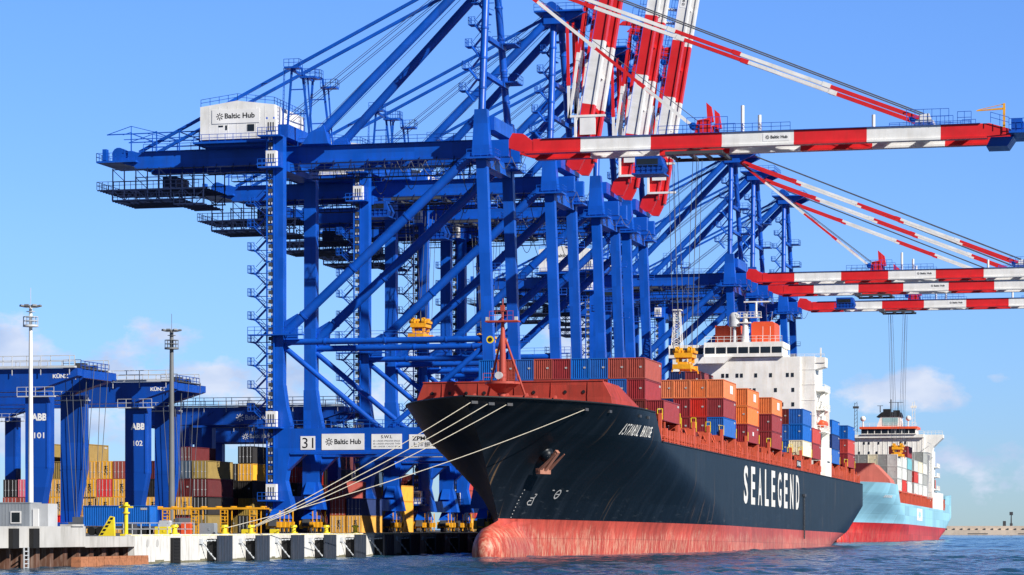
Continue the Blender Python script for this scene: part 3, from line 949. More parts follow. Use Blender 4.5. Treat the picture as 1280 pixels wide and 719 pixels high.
    for z in (8.2, 20.0, 62.2, 67.3):
        m2 = MB()
        m2.box(XL - 1.05, XL + .65, -2.4, -1.32, z + .15, z + 2.7)
        m2.cur = 1
        for i in range(3):
            m2.box(XL - .7 + i * .42, XL - .5 + i * .42, -2.43, -2.4, z + .8, z + 2.2)
        m2.cur = 2
        m2.box(XL - 2.3, XL + 1.6, -2.9, -1.0, z - .1, z + .13)
        m2.rail([(XL - 2.3, -2.9, z + .13), (XL + 1.6, -2.9, z + .13)], 1.2, .8)
        m2.build('lift_landing', [M['white'], M['steel'], B], el, OFF)
    # machinery on the quay end of the portal: cable drum
    mb = MB()
    mb.tube((XW + 1.9, 5.2, 10.5), (XW + 1.9, 5.9, 10.5), 2.4, 22)
    mb.tube((XW + 1.9, 5.9, 10.5), (XW + 1.9, 6.6, 10.5), 1.2, 16)
    P(mb, 'cable_drum')
    return t, near_beam

BP, BO = 11.42, 1.4                # band pitch and offset of the boom paint
def bcol(x):
    return max(0, int((x - BO + 1e-6) // BP)) % 2
def band_box(mb, x0, x1, y0, y1, z0, z1):
    """box split into red and white bands along x"""
    x = x0
    while x < x1 - 1e-6:
        k = max(0, int((x - BO + 1e-6) // BP))
        nx = min(x1, (k + 1) * BP + BO)
        mb.cur = k % 2
        mb.box(x, nx, y0, y1, z0, z1)
        x = nx
ZC = -1.4                          # the hinge sits at the top of the boom
def boom_mesh():
    """boom in its own axes: hinge at the origin, running along +x"""
    mb = MB()
    for yy in (G0 - 8.5, G1 - 8.5):
        band_box(mb, 5.0, 77.4, yy - .6, yy + .6, ZC - .95, ZC + 1.0)
        band_box(mb, 3.6, 77.0, yy - .85, yy + .85, ZC - 1.3, ZC - .953)
        mb.cur = 0
        mb.prism([(1.0, ZC - .3), (.9, ZC + .9), (1.6, ZC + 2.1), (3.4, ZC + 1.9), (4.98, ZC + .6), (4.98, ZC - .95), (3.0, ZC - .95)], 'y', yy - .55, yy + .55)
        mb.prism([(77.4, ZC - .95), (80.6, ZC - .75), (80.6, ZC + .0), (77.4, ZC + 1.0)], 'y', yy - .6, yy + .6)
    for k in range(12):
        x = 6.5 + k * 6.1
        mb.cur = bcol(x)
        mb.box(x - .35, x + .35, G0 - 8.5 + .61, G1 - 8.5 - .61, ZC - .3, ZC + .8)
    return mb
def boom_extra(o):
    T = ZC + 1.0
    mb = MB()
    for yy in (G0 - 9.1, G1 - 7.9):
        mb.rail([(25.5, yy, T + .05), (32, yy, T + .05)], 1.3, 1.4)
        mb.rail([(34.5, yy, T + .05), (46.5, yy, T + .05)], 1.25, 1.6)
        mb.rail([(62, yy, T + .05), (74.5, yy, T + .05)], .5, 1.6)
        mb.rail([(72.5, yy, T + .05), (74.6, yy, T + .05)], 1.9, 1.1)
        mb.box(6.5, 76, yy - .25, yy + .25, T + .003, T + .06)
    mb.build('boom_railing', M['blue'], o)
    for x in (32.6, 67.2):
        h = 2.6 if x < 50 else 2.1
        for yy in (G0 - 8.5, G1 - 8.5):
            mb = MB()
            mb.cur = 0 if x < 50 else 1
            mb.prism([(x - 1.4, T + .002), (x + 1.7, T + .002), (x + .9, T + h - .2), (x - .9, T + h - .5)], 'y', yy - .5, yy + .5)
            if x < 50:
                mb.prism([(x + .7, T + h - 1.0), (x + 1.7, T + h - .8), (x + 1.3, T + h + 1.6), (x + .5, T + h + 2.3)], 'y', yy - .3, yy + .3)
            mb.cur = 2
            mb.tube((x - 1.6, yy - .5, T + 1.2), (x - 1.6, yy + .5, T + 1.2), .6, 12)
            mb.rail([(x - 2.5, yy - .9, T + .06), (x + 4.0, yy - .9, T + .06)], 2.4, 1.2)
            mb.build('stay_bracket', [M['red'], M['white'], M['blue']], o)
    for x, h in ((38.9, 4.2), (41.6, 2.6), (59.5, 2.0)):
        mb = MB()
        mb.tube((x, G0 - 8.7, T), (x, G0 - 8.7, T + h), .28, 10)
        mb.build('light_post', M['white'], o)
    mb = MB()
    mb.box(80.4, 83.2, -5.2, 5.2, ZC - .7, ZC - .4)
    mb.prism([(76.8, ZC - 2.4), (80.0, ZC - 2.4), (81.0, ZC - .96), (77.5, ZC - .96)], 'y', -3, 3)
    mb.rail([(77.6, -5, T), (80.4, -5, ZC + .1)], 1.6, 1.2)
    mb.rail([(80.4, -5.1, ZC - .4), (83.2, -5.1, ZC - .4), (83.2, 5.1, ZC - .4)], 1.9, .9)
    for yy in (-3.5, 0, 3.5):
        mb.tube((81.8, yy - .6, ZC + .7), (81.8, yy + .6, ZC + .7), .85, 12)
    mb.box(80.7, 82.4, -4.6, -3.8, ZC - .4, ZC + 1.6)
    mb.build('boom_tip', M['blue'], o)
    mb = MB()
    mb.beam((79.6, -4.2, ZC + .3), (79.6, -4.2, ZC + 4.0), .34)
    mb.beam((79.8, -4.2, ZC + 3.2), (75.4, -4.2, ZC + 3.0), .3, .3, .16, .16)
    mb.beam((79.6, -4.2, ZC + 3.9), (75.6, -4.2, ZC + 3.1), .1)
    mb.build('service_jib', M['yellow'], o)
    mb = MB()
    mb.box(42.2, 46.4, G0 - 9.14, G0 - 9.11, ZC - .62, ZC + .62)
    mb.cur = 1
    emblem(mb, 42.9, G0 - 9.16, ZC, .34)
    text(mb, 'Baltic Hub', flat(43.4, G0 - 9.16, ZC - .24, 2.7, .5), .03)
    mb.build('boom_sign', [M['sign'], M['black']], o)
def stay(mb, p, q, bands, w, h):
    """a forestay bar from apex to boom with red/white bands given as (end fraction, material index)"""
    p, q = Vector(p), Vector(q)
    a = 0.0
    for b, mi in bands:
        mb.cur = mi
        mb.beam(p.lerp(q, a), p.lerp(q, b), w, h)
        c = p.lerp(q, b)
        if b < 1:
            d = (q - p).normalized()
            mb.beam(c - d * .7, c + d * .7, w * 1.35, h * 1.3)
        a = b
def add_boom(t, ang):
    bo = boom_mesh().build('boom', [M['red'], M['white']], t)
    bo.location = (HX, 8.5, HZ - QZ)
    bo.rotation_euler = (0, -R(ang), 0)
    boom_extra(bo)
    return bo
ax, az = -5.2, 94.6
def stays_down(t):
    for yy, sg in ((G0, -1), (G1, 1)):
        mb = MB()
        for d in (-.45, .45):
            stay(mb, (ax + 2, 8.5 + sg * 4.0, az - .6 + d * 0), (64.2, yy + d, 67.4), [(.2, 0), (.42, 1), (.575, 0), (.786, 1), (1.0, 0)], .3, .55)
        mb.build('outer_forestay', [M['red'], M['white']], t, OFF)
        mb = MB()
        stay(mb, (ax + 2, 8.5 + sg * 3.2, az - 1.0), (28.8, yy, 67.2), [(.18, 0), (.48, 1), (.73, 0), (1.0, 1)], .36, .5)
        mb.build('inner_forestay', [M['red'], M['white']], t, OFF)
    mb = MB()
    for yy in (6.6, 7.6, 9.4, 10.4):
        mb.tube((ax, yy, az + 3.0), (64.8, yy, 68.4), .055, 4, caps=False)
    for yy in (7.0, 10.0):
        mb.tube((ax, yy, az + 1.0), (29.4, yy, 68.2), .045, 4, caps=False)
    mb.build('boom_hoist_rope', M['rope'], t, OFF)
def stays_up(t, ang):
    ca, sa = math.cos(R(ang)), math.sin(R(ang))
    def at(d, n):                      # a point d along the raised boom, n off its top side
        return (HX + d * ca - n * sa, HZ + d * sa + n * ca)
    for yy, sg in ((G0, -1), (G1, 1)):
        mb = MB()
        for d in (-.5, .5):
            x, z = ax + 3.0 + d * .9, az - .8
            stay(mb, (x, yy + d, z), (x + .4, yy + d, 77.0 + d), [(.62, 0), (1, 1)], .3, .5)
            x2, z2 = at(32, 2.0)
            stay(mb, (x + .4, yy + d, 77.0 + d), (x2, yy + d, z2), [(.5, 1), (1, 0)], .3, .45)
        mb.build('folded_forestay', [M['red'], M['white']], t, OFF)
    mb = MB()
    mb.box(-2.0, 4.4, G0 - 1.2, G0 - .7, 76.6, 77.0); mb.box(-1.2, -.8, G0 - 1.2, G0 - .7, 70.8, 76.6)
    mb.box(-.8, 4.6, G0 - 1.2, G0 - .7, 70.8, 71.2)
    mb.box(-.2, 2.6, G0 - 1.1, G0 - .8, 73.5, 76.6)
    mb.build('stay_rest', M['white'], t, OFF)
def trolley(t, x, cab=True):
    mb = MB()
    for yy in (3.8, 12.6):
        mb.box(x - 4.6, x + 4.6, yy, yy + .6, 62.95, 63.45)
    for dx in (-4.4, -1.2, 1.2, 4.0):
        mb.box(x + dx, x + dx + .5, 4.41, 12.59, 63.0, 63.4)
    for dx in (-4.6, 4.6):
        for yy in (G0, G1):
            mb.tube((x + dx * .8, yy - .9, 63.3), (x + dx * .8, yy - .5, 63.3), .2, 12)
    mb.build('trolley', M['steel'], t, OFF)
    mb = MB()
    mb.prism([(x - 9.0, 59.9), (x - 4.9, 59.9), (x - 4.4, 60.8), (x - 4.9, 62.5), (x - 9.0, 62.5)], 'y', 1.5, 5.6)
    mb.rail([(x - 9.4, 1.3, 59.9), (x - 4.4, 1.3, 59.9)], 1.2, .9)
    mb.box(x - 9.5, x - 4.3, 1.2, 5.8, 59.65, 59.88)
    mb.cur = 1
    mb.box(x - 8.7, x - 5.3, 1.44, 1.49, 60.9, 62.1)
    mb.build('driver_cab', [M['bluedk'], M['glass']], t, OFF)
def beam_signs(pb, num):
    y = -.95
    mb = MB()
    mb.box(XL + 4.4, XL + 6.9, y - .04, y, 16.45, 18.65)
    mb.cur = 1
    text(mb, num, flat(XL + 4.7, y - .05, 16.7, 1.9, 1.7), .0)
    mb.build('number_sign', [M['sign'], M['black']], pb, OFF)
    mb = MB()
    x0 = XL + 8.0
    mb.box(x0, x0 + 7.2, y - .04, y, 16.4, 19.0)
    mb.cur = 1
    emblem(mb, x0 + 1.25, y - .05, 17.7, .62)
    text(mb, 'Baltic Hub', flat(x0 + 2.15, y - .05, 17.3, 4.5, .85), .028)
    mb.build('name_sign', [M['sign'], M['black']], pb, OFF)
    mb = MB()
    x0 = XL + 16.4
    mb.box(x0, x0 + 5.1, y - .04, y, 16.5, 18.9)
    mb.cur = 1
    text(mb, 'S.W.L', flat(x0 + 1.6, y - .05, 18.2, 1.9, .5), .015)
    mb.cur = 2
    for i, s in enumerate(('65 t UNDER SPREADER SINGLE', '80 t UNDER SPREADER TWIN', '100 t UNDER CARGO BEAM')):
        text(mb, s, flat(x0 + .3, y - .05, 17.65 - i * .45, 4.5, .28), .01)
    mb.build('load_sign', [M['sign'], M['black'], M['lampgrey']], pb, OFF)
    mb = MB()
    x0 = XL + 22.7
    mb.box(x0, x0 + 5.2, y - .04, y, 16.5, 18.8)
    mb.cur = 1
    text(mb, 'ZPMC', flat(x0 + .5, y - .05, 17.8, 3.0, .7), .03)
    text(mb, '上海振华', flat(x0 + .4, y - .05, 16.75, 4.2, .8), .01)
    mb.build('maker_sign', [M['sign'], M['black']], pb, OFF)

SP = [426.5, 474.0, 512.5, 540.5, 666.0, 701.0, 755.0]
# base crane (no boom), copied; then booms and stays are added to each kind and copied as whole trees
base, nb = make_crane(SP[0], '')
def finish_down(t, tx):
    add_boom(t, 0.0); stays_down(t); trolley(t, tx)
def finish_up(t, tx, ang=80.5):
    add_boom(t, ang); stays_up(t, ang); trolley(t, tx)
def crane_copy(src, y, label):
    c = copy_tree(src)
    c.location.y = y
    c['label'] = label
    return c
up0 = crane_copy(base, SP[1], 'blue quay crane with raised red and white boom, directly behind crane 31')
dn4 = crane_copy(base, SP[4], 'far crane with the topmost of three lowered booms behind the white bridge house')
finish_down(base, 28.8)
base['label'] = 'nearest blue quay crane numbered 31, its long red and white boom lowered'
finish_up(up0, -30.5)
finish_down(dn4, 24.0)
up1 = crane_copy(up0, SP[2], 'blue quay crane with the middle one of three raised red and white booms')
up2 = crane_copy(up0, SP[3], 'blue quay crane with the rightmost of three raised red and white booms')
dn5 = crane_copy(dn4, SP[5], 'far crane with the middle one of three lowered booms behind the white bridge house')
dn6 = crane_copy(dn4, SP[6], 'farthest crane, its lowered boom the lowest of three over the pale blue ship')
for _c, _dx, _dy in ((dn4, -52.0, 0), (dn5, 1.5, 0), (dn6, 1.7, 0)):
    for _o in C.objects:
        if _o.parent == _c and _o.name.split('.')[0] in ('trolley', 'driver_cab'):
            _o.location.x += _dx
            if _c == dn6 and _o.name.startswith('driver_cab'):
                _o.location.x -= 34
beam_signs(nb, '31')
for c, num in ((up0, '32'), (up1, '33'), (up2, '34')):
    pbs = [o for o in C.objects if o.parent == c and o.name.startswith('portal_beam')]
    pb = min(pbs, key=lambda o: sum(v.co.y for v in o.data.vertices))
    beam_signs(pb, num)
for k in list(base.keys()):
    pass
for o in C.objects:
    if '_beam' in o.keys():
        del o['_beam']

# spreaders hanging on the ropes of the trolleys
def spreader(x, y, zb, top, label):
    t = thing('container_spreader', label, 'spreader', (x, y, zb), 'yellow spreaders hanging from the cranes')
    mb = MB()
    mb.box(-1.2, 1.2, -3.3, 3.3, 0, .35)
    mb.box(-.75, .75, -2.8, 2.8, .35, 1.0)
    for yy in (-3.4, 2.9):
        mb.box(-1.45, 1.45, yy, yy + .5, -.15, .6)
    for sx in (-1.3, 1.3):
        for yy in (-3.2, 3.2):
            mb.beam((sx, yy, .3), (sx * 1.2, yy, -.6), .2)
    mb.build('spreader_frame', M['yellow'], t)
    mb = MB()
    mb.box(-1.45, 1.45, -1.9, 1.9, 1.75, 2.5)
    for sx in (-1.0, 1.0):
        for yy in (-1.4, 1.4):
            mb.tube((sx - .3, yy, 2.9), (sx + .3, yy, 2.9), .6, 12)
            mb.box(sx - .22, sx + .22, yy - .3, yy + .3, 1.0, 1.76)
    mb.box(-1.75, 1.75, -1.6, 1.6, 2.5, 2.9)
    mb.build('head_block', M['yellow'], t)
    mb = MB()
    h = top - zb
    for sx in (-1.0, 1.0):
        for yy in (-2.1, 2.1):
            for d in (-.5, .5):
                mb.tube((sx + d, yy, 3.0), (sx + d * .6 + sx * 1.0, yy * 1.15, h), .045, 4, caps=False)
    mb.build('hoist_rope', M['rope'], t)
    return t
spreader(26.6, 435.0, 29.2, 62.9, 'yellow spreader hanging over the orange containers in front of the white bridge house')
spreader(-30.9, 482.5, 38.4, 62.9, 'fully visible yellow spreader hanging high between the blue crane legs')
spreader(-28.6, 521.0, 38.2, 62.9, 'yellow spreader half hidden behind blue braces, nearest to the red foremast')
spreader(25.7, 763.5, 23.6, 62.6, 'yellow spreader hanging over the grey stacks of the pale blue ship')
mb = MB()

# ------------------------------------------------------------------ containers
CW, CL, CH = 2.66, 12.2, 2.93
def container_mesh():
    mb = MB()
    # corrugated end walls (profile along x) and side walls (profile along y), roof and floor
    def wall(n, length, fn, z0, z1, depth):
        pts = []
        p = length / n
        for i in range(n):
            a = -length / 2 + i * p
            pts += [(a, 0), (a + p * .35, 0), (a + p * .5, depth), (a + p * .85, depth)]
        pts.append((length / 2, 0))
        vs = [fn(u, d, z0) for u, d in pts] + [fn(u, d, z1) for u, d in pts]
        k = len(pts)
        mb.add(vs, [(i, i + 1, i + 1 + k, i + k) for i in range(k - 1)])
    e = .06
    wall(8, CW - .2, lambda u, d, z: (u, e + d, z), .12, CH - .1, .11)
    wall(8, CW - .2, lambda u, d, z: (-u, CL - e - d, z), .12, CH - .1, .11)
    wall(36, CL - .2, lambda u, d, z: (CW / 2 - e - d, CL / 2 + u, z), .12, CH - .1, .05)
    wall(36, CL - .2, lambda u, d, z: (-CW / 2 + e + d, CL / 2 - u, z), .12, CH - .1, .05)
    mb.add([(-CW / 2 + .05, .05, CH - .05), (CW / 2 - .05, .05, CH - .05), (CW / 2 - .05, CL - .05, CH - .05), (-CW / 2 + .05, CL - .05, CH - .05)], [(0, 1, 2, 3)])
    mb.add([(-CW / 2 + .05, .05, .1), (CW / 2 - .05, .05, .1), (CW / 2 - .05, CL - .05, .1), (-CW / 2 + .05, CL - .05, .1)], [(3, 2, 1, 0)])
    return mb
def frame_mesh():
    mb = MB()
    x, t = CW / 2, .13
    for sx in (-1, 1):
        for yy in (0, CL - t):
            mb.box(min(sx * x, sx * (x - t)), max(sx * x, sx * (x - t)), yy, yy + t, 0, CH)
        for z in (.0, CH - .12):
            mb.box(min(sx * x, sx * (x - .1)), max(sx * x, sx * (x - .1)), t, CL - t, z, z + .12)
    for yy in (0, CL - .1):
        for z in (.0, CH - .12):
            mb.box(-x + t, x - t, yy, yy + .1, z, z + .12)
    return mb
def door_mesh():
    mb = MB()
    mb.box(-CW / 2 + .14, -.02, .005, .05, .13, CH - .13)
    mb.box(.02, CW / 2 - .14, .005, .05, .13, CH - .13)
    mb.cur = 1
    for x in (-.95, -.35, .35, .95):
        mb.beam((x, -.03, .1), (x, -.03, CH - .1), .05)
        mb.box(x - .12, x + .12, -.05, .0, 1.1, 1.2)
    return mb
_b = container_mesh().build('container_walls', CM['blue'])
_f = frame_mesh().build('frame', CM['blue'])
_d = door_mesh().build('door', [CM['blue'], M['galv']])
ME_B, ME_F, ME_D = _b.data, _f.data, _d.data
for o in (_b, _f, _d):
    bpy.data.objects.remove(o)
mbp = MB(); mbp.box(.045, .05, 5.0, 7.2, 1.0, 2.2)
def panel_mesh():
    m = MB(); m.box(0, .02, 0, 2.6, 0, 1.3)
    o = m.build('panel', M['sign']); me = o.data
    bpy.data.objects.remove(o); return me
ME_P = panel_mesh()
def logo_mesh():
    m = MB()
    m.add([(-.5, 0, 1.55), (.5, 0, 1.55), (.5, 0, 1.85), (-.5, 0, 1.85)], [(0, 1, 2, 3)])
    m2 = MB(); text(m2, 'MSC', lambda a, b: (-.55 + b * .55, -.02, .65 + (1 - a) * 1.5), .02)
    o = m2.build('logo', M['black']); me = o.data
    bpy.data.objects.remove(o); return me
ME_L = logo_mesh()
def star_mesh():
    m = MB(); m.box(0, .02, 0, 2.3, 0, 1.9)
    m.cur = 1
    pts = []
    for k in range(14):
        a = math.pi / 2 + k * math.pi / 7; r = .62 if k % 2 == 0 else .3
        pts.append((.03, 1.15 + r * math.cos(a), .95 + r * math.sin(a)))
    m.add(pts, [tuple(range(14))])
    o = m.build('emblem', [M['teal'], M['sign']]); me = o.data
    bpy.data.objects.remove(o); return me
def marks_mesh(b, nm):
    m = MB(); m.box(*b)
    o = m.build(nm, M['mark']); me = o.data
    bpy.data.objects.remove(o); return me
ME_M = marks_mesh((.5, .82, -.005, .02, 1.5, 1.74), 'data_plate')
ME_M2 = marks_mesh((CW / 2 - .045, CW / 2 - .03, 10.5, 11.7, 2.3, 2.6), 'code_panel')
def slot(o, i, mat):
    o.material_slots[i].link = 'OBJECT'
    o.material_slots[i].material = mat
CNAME = dict(blue='blue', navy='dark blue', maroon='maroon', brown='dark brown', red='red', rust='rust red', orange='orange', cream='cream', yellow='yellow', pink='pink',
             scarlet='bright red', grey='grey', white='white', teal='turquoise', slate='slate blue', black='black', olive='dull yellow', darkred='dark red')
def container(col, mat4, label, group, extra=None, door=False):
    o = bpy.data.objects.new('shipping_container', ME_B)
    C.objects.link(o)
    slot(o, 0, CM[col])
    o.matrix_world = mat4
    tag(o, label, 'container', group)
    f = bpy.data.objects.new('frame', ME_F); C.objects.link(f); f.parent = o; slot(f, 0, CM[col])
    if door:
        d = bpy.data.objects.new('door', ME_D); C.objects.link(d); d.parent = o; slot(d, 0, CM[col])
    if not door and extra != 'panel':
        for nm_, me_ in (('data_plate', ME_M), ('code_panel', ME_M2)):
            p = bpy.data.objects.new(nm_, me_); C.objects.link(p); p.parent = o
    if extra == 'panel':
        p = bpy.data.objects.new('company_panel', ME_P); C.objects.link(p); p.parent = o; p.location = (CW / 2 - .03, 6.4, 1.0)
    if extra == 'smallpanel':
        p = bpy.data.objects.new('company_panel', ME_P); C.objects.link(p); p.parent = o; p.location = (CW / 2 - .03, 5.5, 1.2); p.scale = (1, .5, .5)
    if extra == 'logo':
        p = bpy.data.objects.new('lettering', ME_L); C.objects.link(p); p.parent = o; p.location = (.55, -.03, 0)
    return o

# ------------------------------------------------------------------ ships
def lerp_tab(tab, z):
    if z <= tab[0][0]:
        return tab[0][1]
    for (a, b), (c, d) in zip(tab[:-1], tab[1:]):
        if z <= c:
            return b + (d - b) * (z - a) / (c - a)
    return tab[-1][1]
class Hull:
    def __init__(s, k, zk, half, length):
        """k scales lengths, zk heights, against the big ship's lines"""
        s.k, s.zk, s.half, s.len = k, zk, half, length
        s.STEM = [(-6, 16), (5.2, 17.4), (10, 12.6), (14.9, 7.8), (20.2, 0)]
        s.FULL = [(-6, 118), (4, 110), (8, 98), (12, 76), (16, 53), (20.2, 42)]
        s.POW = [(-6, 1.6), (4, 1.75), (10, 2.0), (16, 2.5), (20.2, 2.9)]
        s.END = [(-6, .895), (2.75, .935), (5.7, .965), (11.5, 1.0), (21, 1.0)]
        s.ENDB = [(-6, .35), (2.75, .66), (5.7, .86), (11.5, 1.0), (21, 1.0)]
        s.AFT = [(-6, .68), (2.75, .76), (5.7, .85), (11.5, .97), (21, .99)]
    def bulb_nose(s, z):
        q = (z / s.zk - .6) / 3.8
        return None if abs(q) >= 1 else s.k * (9.5 + 5 * (1 - math.sqrt(1 - q * q)))
    def start(s, z):
        a = lerp_tab(s.STEM, z / s.zk) * s.k
        n = s.bulb_nose(z)
        return a if n is None else min(a, n)
    def end(s, z):
        return lerp_tab(s.END, z / s.zk) * s.len
    def half_at(s, d, z):
        zz = z / s.zk
        st = lerp_tab(s.STEM, zz) * s.k; fu = lerp_tab(s.FULL, zz) * s.k; p = lerp_tab(s.POW, zz)
        t = min(1, max(0, (d - st) / (fu - st)))
        b = s.half * (1 - (1 - t) ** p)
        n = s.bulb_nose(z)
        if n is not None:
            q = (zz - .6) / 3.8
            r = 2.7 * math.sqrt(1 - q * q) * min(1, s.half / 15)
            e = 16 * s.k
            c = 1 if d > e else math.sqrt(max(0, 1 - ((e - d) / (e - n)) ** 2)) if d > n else 0
            b = max(b, r * c)
        en = s.end(z); a0 = lerp_tab(s.AFT, zz) * s.len; eb = lerp_tab(s.ENDB, zz) * s.half
        if d > a0:
            u = min(1, (d - a0) / max(1e-3, en - a0))
            b = min(b, s.half - (s.half - eb) * u * u)
        return b
    def mesh(s, z0, z1, dend=None, nd_=150, nz=34, deck=None, cap=True):
        mb = MB()
        zs = [z0 + (z1 - z0) * i / nz for i in range(nz + 1)]
        V = []
        for sg in (1, -1):
            for z in zs:
                a = s.start(z); e = s.end(z) if dend is None else dend(z)
                for i in range(nd_ + 1):
                    t = i / nd_
                    t = .55 * t * t + .45 * t * t * t if dend is None else t ** 1.7
                    d = a + (e - a) * t
                    V.append((sg * s.half_at(d, z), d, z))
        n1 = nd_ + 1; off = (nz + 1) * n1
        F = []
        for j in range(nz):
            for i in range(nd_):
                a = j * n1 + i
                F.append((a, a + 1, a + 1 + n1, a + n1))
                b = a + off
                F.append((b + n1, b + n1 + 1, b + 1, b))
        mb.add(V, F, True)
        if cap:
            T = []
            for j in range(nz + 1):
                T.append(V[j * n1 + nd_])
            for j in reversed(range(nz + 1)):
                T.append(V[off + j * n1 + nd_])
            mb.add(T, [tuple(range(len(T)))])
        return mb
    def on(s, d, z, o=.03, sg=1):
        """a point on the shell, o outside it along the local normal"""
        b = s.half_at(d, z)
        if b < .3:
            b = .3
        e = .5
        du = Vector(((s.half_at(d + e, z) - s.half_at(d - e, z)) / (2 * e), 1, 0)); dv = Vector(((s.half_at(d, z + e) - s.half_at(d, z - e)) / (2 * e), 0, 1))
        n = du.cross(dv).normalized()
        p = Vector((b, d, z)) + n * o
        return (p.x * sg, p.y, p.z)
def deck_strip(mb, hull, z, d0, d1, inset=.15, n=40):
    L = []; Rr = []
    for i in range(n + 1):
        d = d0 + (d1 - d0) * i / n
        b = max(.05, hull.half_at(d, z) - inset)
        L.append((-b, d, z)); Rr.append((b, d, z))
    mb.add(L + Rr, [(i, i + n + 1, i + n + 2, i + 1) for i in range(n)])

TRIM = -0.0098
def ship_matrix(x, y):
    return Matrix.Translation((x, y, 0)) @ Matrix.Rotation(TRIM, 4, 'X')

# ---- the black container ship
H1 = Hull(1, 1, 15.7, 285)
S1X, S1Y = 17.8, 331.0
S1 = thing('container_ship', 'large black container ship with red bottom moored under the quay cranes', 'container ship', (S1X, S1Y, 0), None, (TRIM, 0, 0))
MS1 = ship_matrix(S1X, S1Y)
hullmat = hull_mat('black ship hull paint', (0.0045, 0.0075, 0.0125), (0.52, 0.080, 0.055), 5.2, .75)
mb = H1.mesh(-4, 16.3)
hull1 = mb.build('hull', hullmat, S1)
mb = H1.mesh(16.3, 20.2, lambda z: 48.5 - (z - 16.3) * 1.3, 60, 8, cap=False)
fc = mb.build('forecastle_side', hullmat, S1)
mb = MB()
deck_strip(mb, H1, 19.1, .4, 44.5, .1)
mb.box(-15.4, 15.4, 44.3, 44.5, 16.0, 19.1)
deck_strip(mb, H1, 16.02, 44, 284.8)
mb.build('deck', M['shipred'], S1)
mb = MB()                                         # rounded rubbing edge along the bulwark tops
for sg in (1, -1):
    pts = [(sg * max(.05, H1.half_at(d, 20.2)), d, 20.2) for d in [.02 + 43.3 * (i / 30) ** 1.6 for i in range(31)]]
    mb.path(pts, .13, 6)
    mb.path([(sg * H1.half_at(d, 16.3), d, 16.32) for d in (48.6, 60, 120, 200, 284)], .12, 6)
mb.build('bulwark_rail', M['black'], S1)
# breakwater on the forecastle
mb = MB()
Wv = [(-13.6, 26, 19.11), (-13.5, 26.1, 21.4), (-12.6, 26, 23.5), (12.0, 26, 23.5), (13.1, 26.1, 21.4), (13.4, 26, 19.11),
      (14.2, 33, 19.11), (13.9, 33, 21.3), (12.9, 32, 23.2), (15.2, 43.5, 19.11), (14.9, 43.5, 19.6), (14.5, 42, 20.0), (-12.9, 32, 23.4), (-14.5, 43.5, 22.0), (-15.2, 43.5, 19.11)]
mb.add(Wv, [(0, 5, 4, 1), (1, 4, 3, 2), (5, 6, 7, 4), (4, 7, 8, 3), (6, 9, 10, 7), (7, 10, 11, 8), (2, 3, 8, 12), (12, 8, 11, 13), (13, 11, 10), (13, 10, 9, 14), (0, 1, 2, 12, 13, 14)])
mb.box(-12.7, 12.1, 25.9, 26.3, 23.5, 23.66)
for x in (-10, -5, 0, 5, 10):
    mb.box(x - .05, x + .05, 25.93, 25.99, 19.3, 23.4)
mb.cur = 1
for x in (-11.4, -9.0, -6.7, -4.2, -2.0, 2.6, 6.9, 9.4):
    mb.tube((x, 25.97, 22.1), (x, 26.02, 22.1), .24, 12)
mb.build('breakwater_wall', [M['shipred'], M['black']], S1)
# foremast
mb = MB()
mx_, my_ = -.4, 21.0
mb.tube((mx_, my_, 19.1), (mx_, my_, 28.5), .54, 14, .38)
mb.tube((mx_, my_, 28.5), (mx_, my_, 31.4), .38, 12, .2)
mb.tube((mx_, my_, 31.4), (mx_, my_, 34.2), .14, 8, .06)
for sx, sy in ((-2.6, 1.5), (2.9, 2.5)):
    mb.tube((mx_ + sx * 1.15, my_ + sy, 19.1), (mx_ + sx * .1, my_ + .2, 29.0), .16, 8)
mb.tube((mx_, my_, 22.9), (mx_, my_, 23.2), 2.4, 8)
mb.tube((mx_, my_, 21.8), (mx_, my_, 22.9), .8, 8, 2.2)
mb.box(mx_ - 2.2, mx_ + 2.2, my_ - .8, my_ + .8, 31.1, 31.28)
mb.rail([(mx_ - 1.6, my_ - .8, 31.3), (mx_ + 1.6, my_ - .8, 31.3)], 1.2, .8, .05)
mb.rail([(mx_ - 2.3, my_ - 1.3, 23.2), (mx_ + 2.3, my_ - 1.3, 23.2)], 1.1, 1.2, .06)
mb.box(mx_ - .25, mx_ + .25, my_ - .3, my_ + .2, 32.6, 33.3)
fm = mb.build('foremast', M['mastred'], S1)
mb = MB()
mb.tube((mx_ - 1.3, my_ - 1.6, 28.7), (mx_ - 1.3, my_ - .4, 28.7), .5, 14, .25)
mb.cur = 1
mb.tube((mx_ - 1.3, my_ - 1.63, 28.7), (mx_ - 1.3, my_ - 1.61, 28.7), .3, 12)
mb.build('horn', [M['safety'], M['black']], fm)
for x in (-1.95, 1.95):
    mb = MB(); mb.box(mx_ + x - .2, mx_ + x + .2, my_ - .7, my_ - .3, 31.3, 31.75)
    mb.build('light', M['galv'], fm)
mb = MB(); mb.tube((mx_ - .2, my_ - 1.5, 24.0), (mx_ - .2, my_ - .9, 24.0), .5, 12)
mb.build('searchlight', M['galv'], fm)
for i, (x, y) in enumerate(((-3.6, 14), (3.2, 14.5), (-7.0, 20), (5.6, 20.5))):
    mb = MB()
    mb.tube((x - 1.2, y, 20.2), (x + 1.2, y, 20.2), .85, 14)
    mb.tube((x - 1.35, y, 20.2), (x - 1.2, y, 20.2), 1.15, 14); mb.tube((x + 1.2, y, 20.2), (x + 1.35, y, 20.2), 1.15, 14)
    mb.box(x + 1.36, x + 2.2, y - .6, y + .6, 19.12, 20.9)
    mb.build('mooring_winch', M['mastred'], S1)
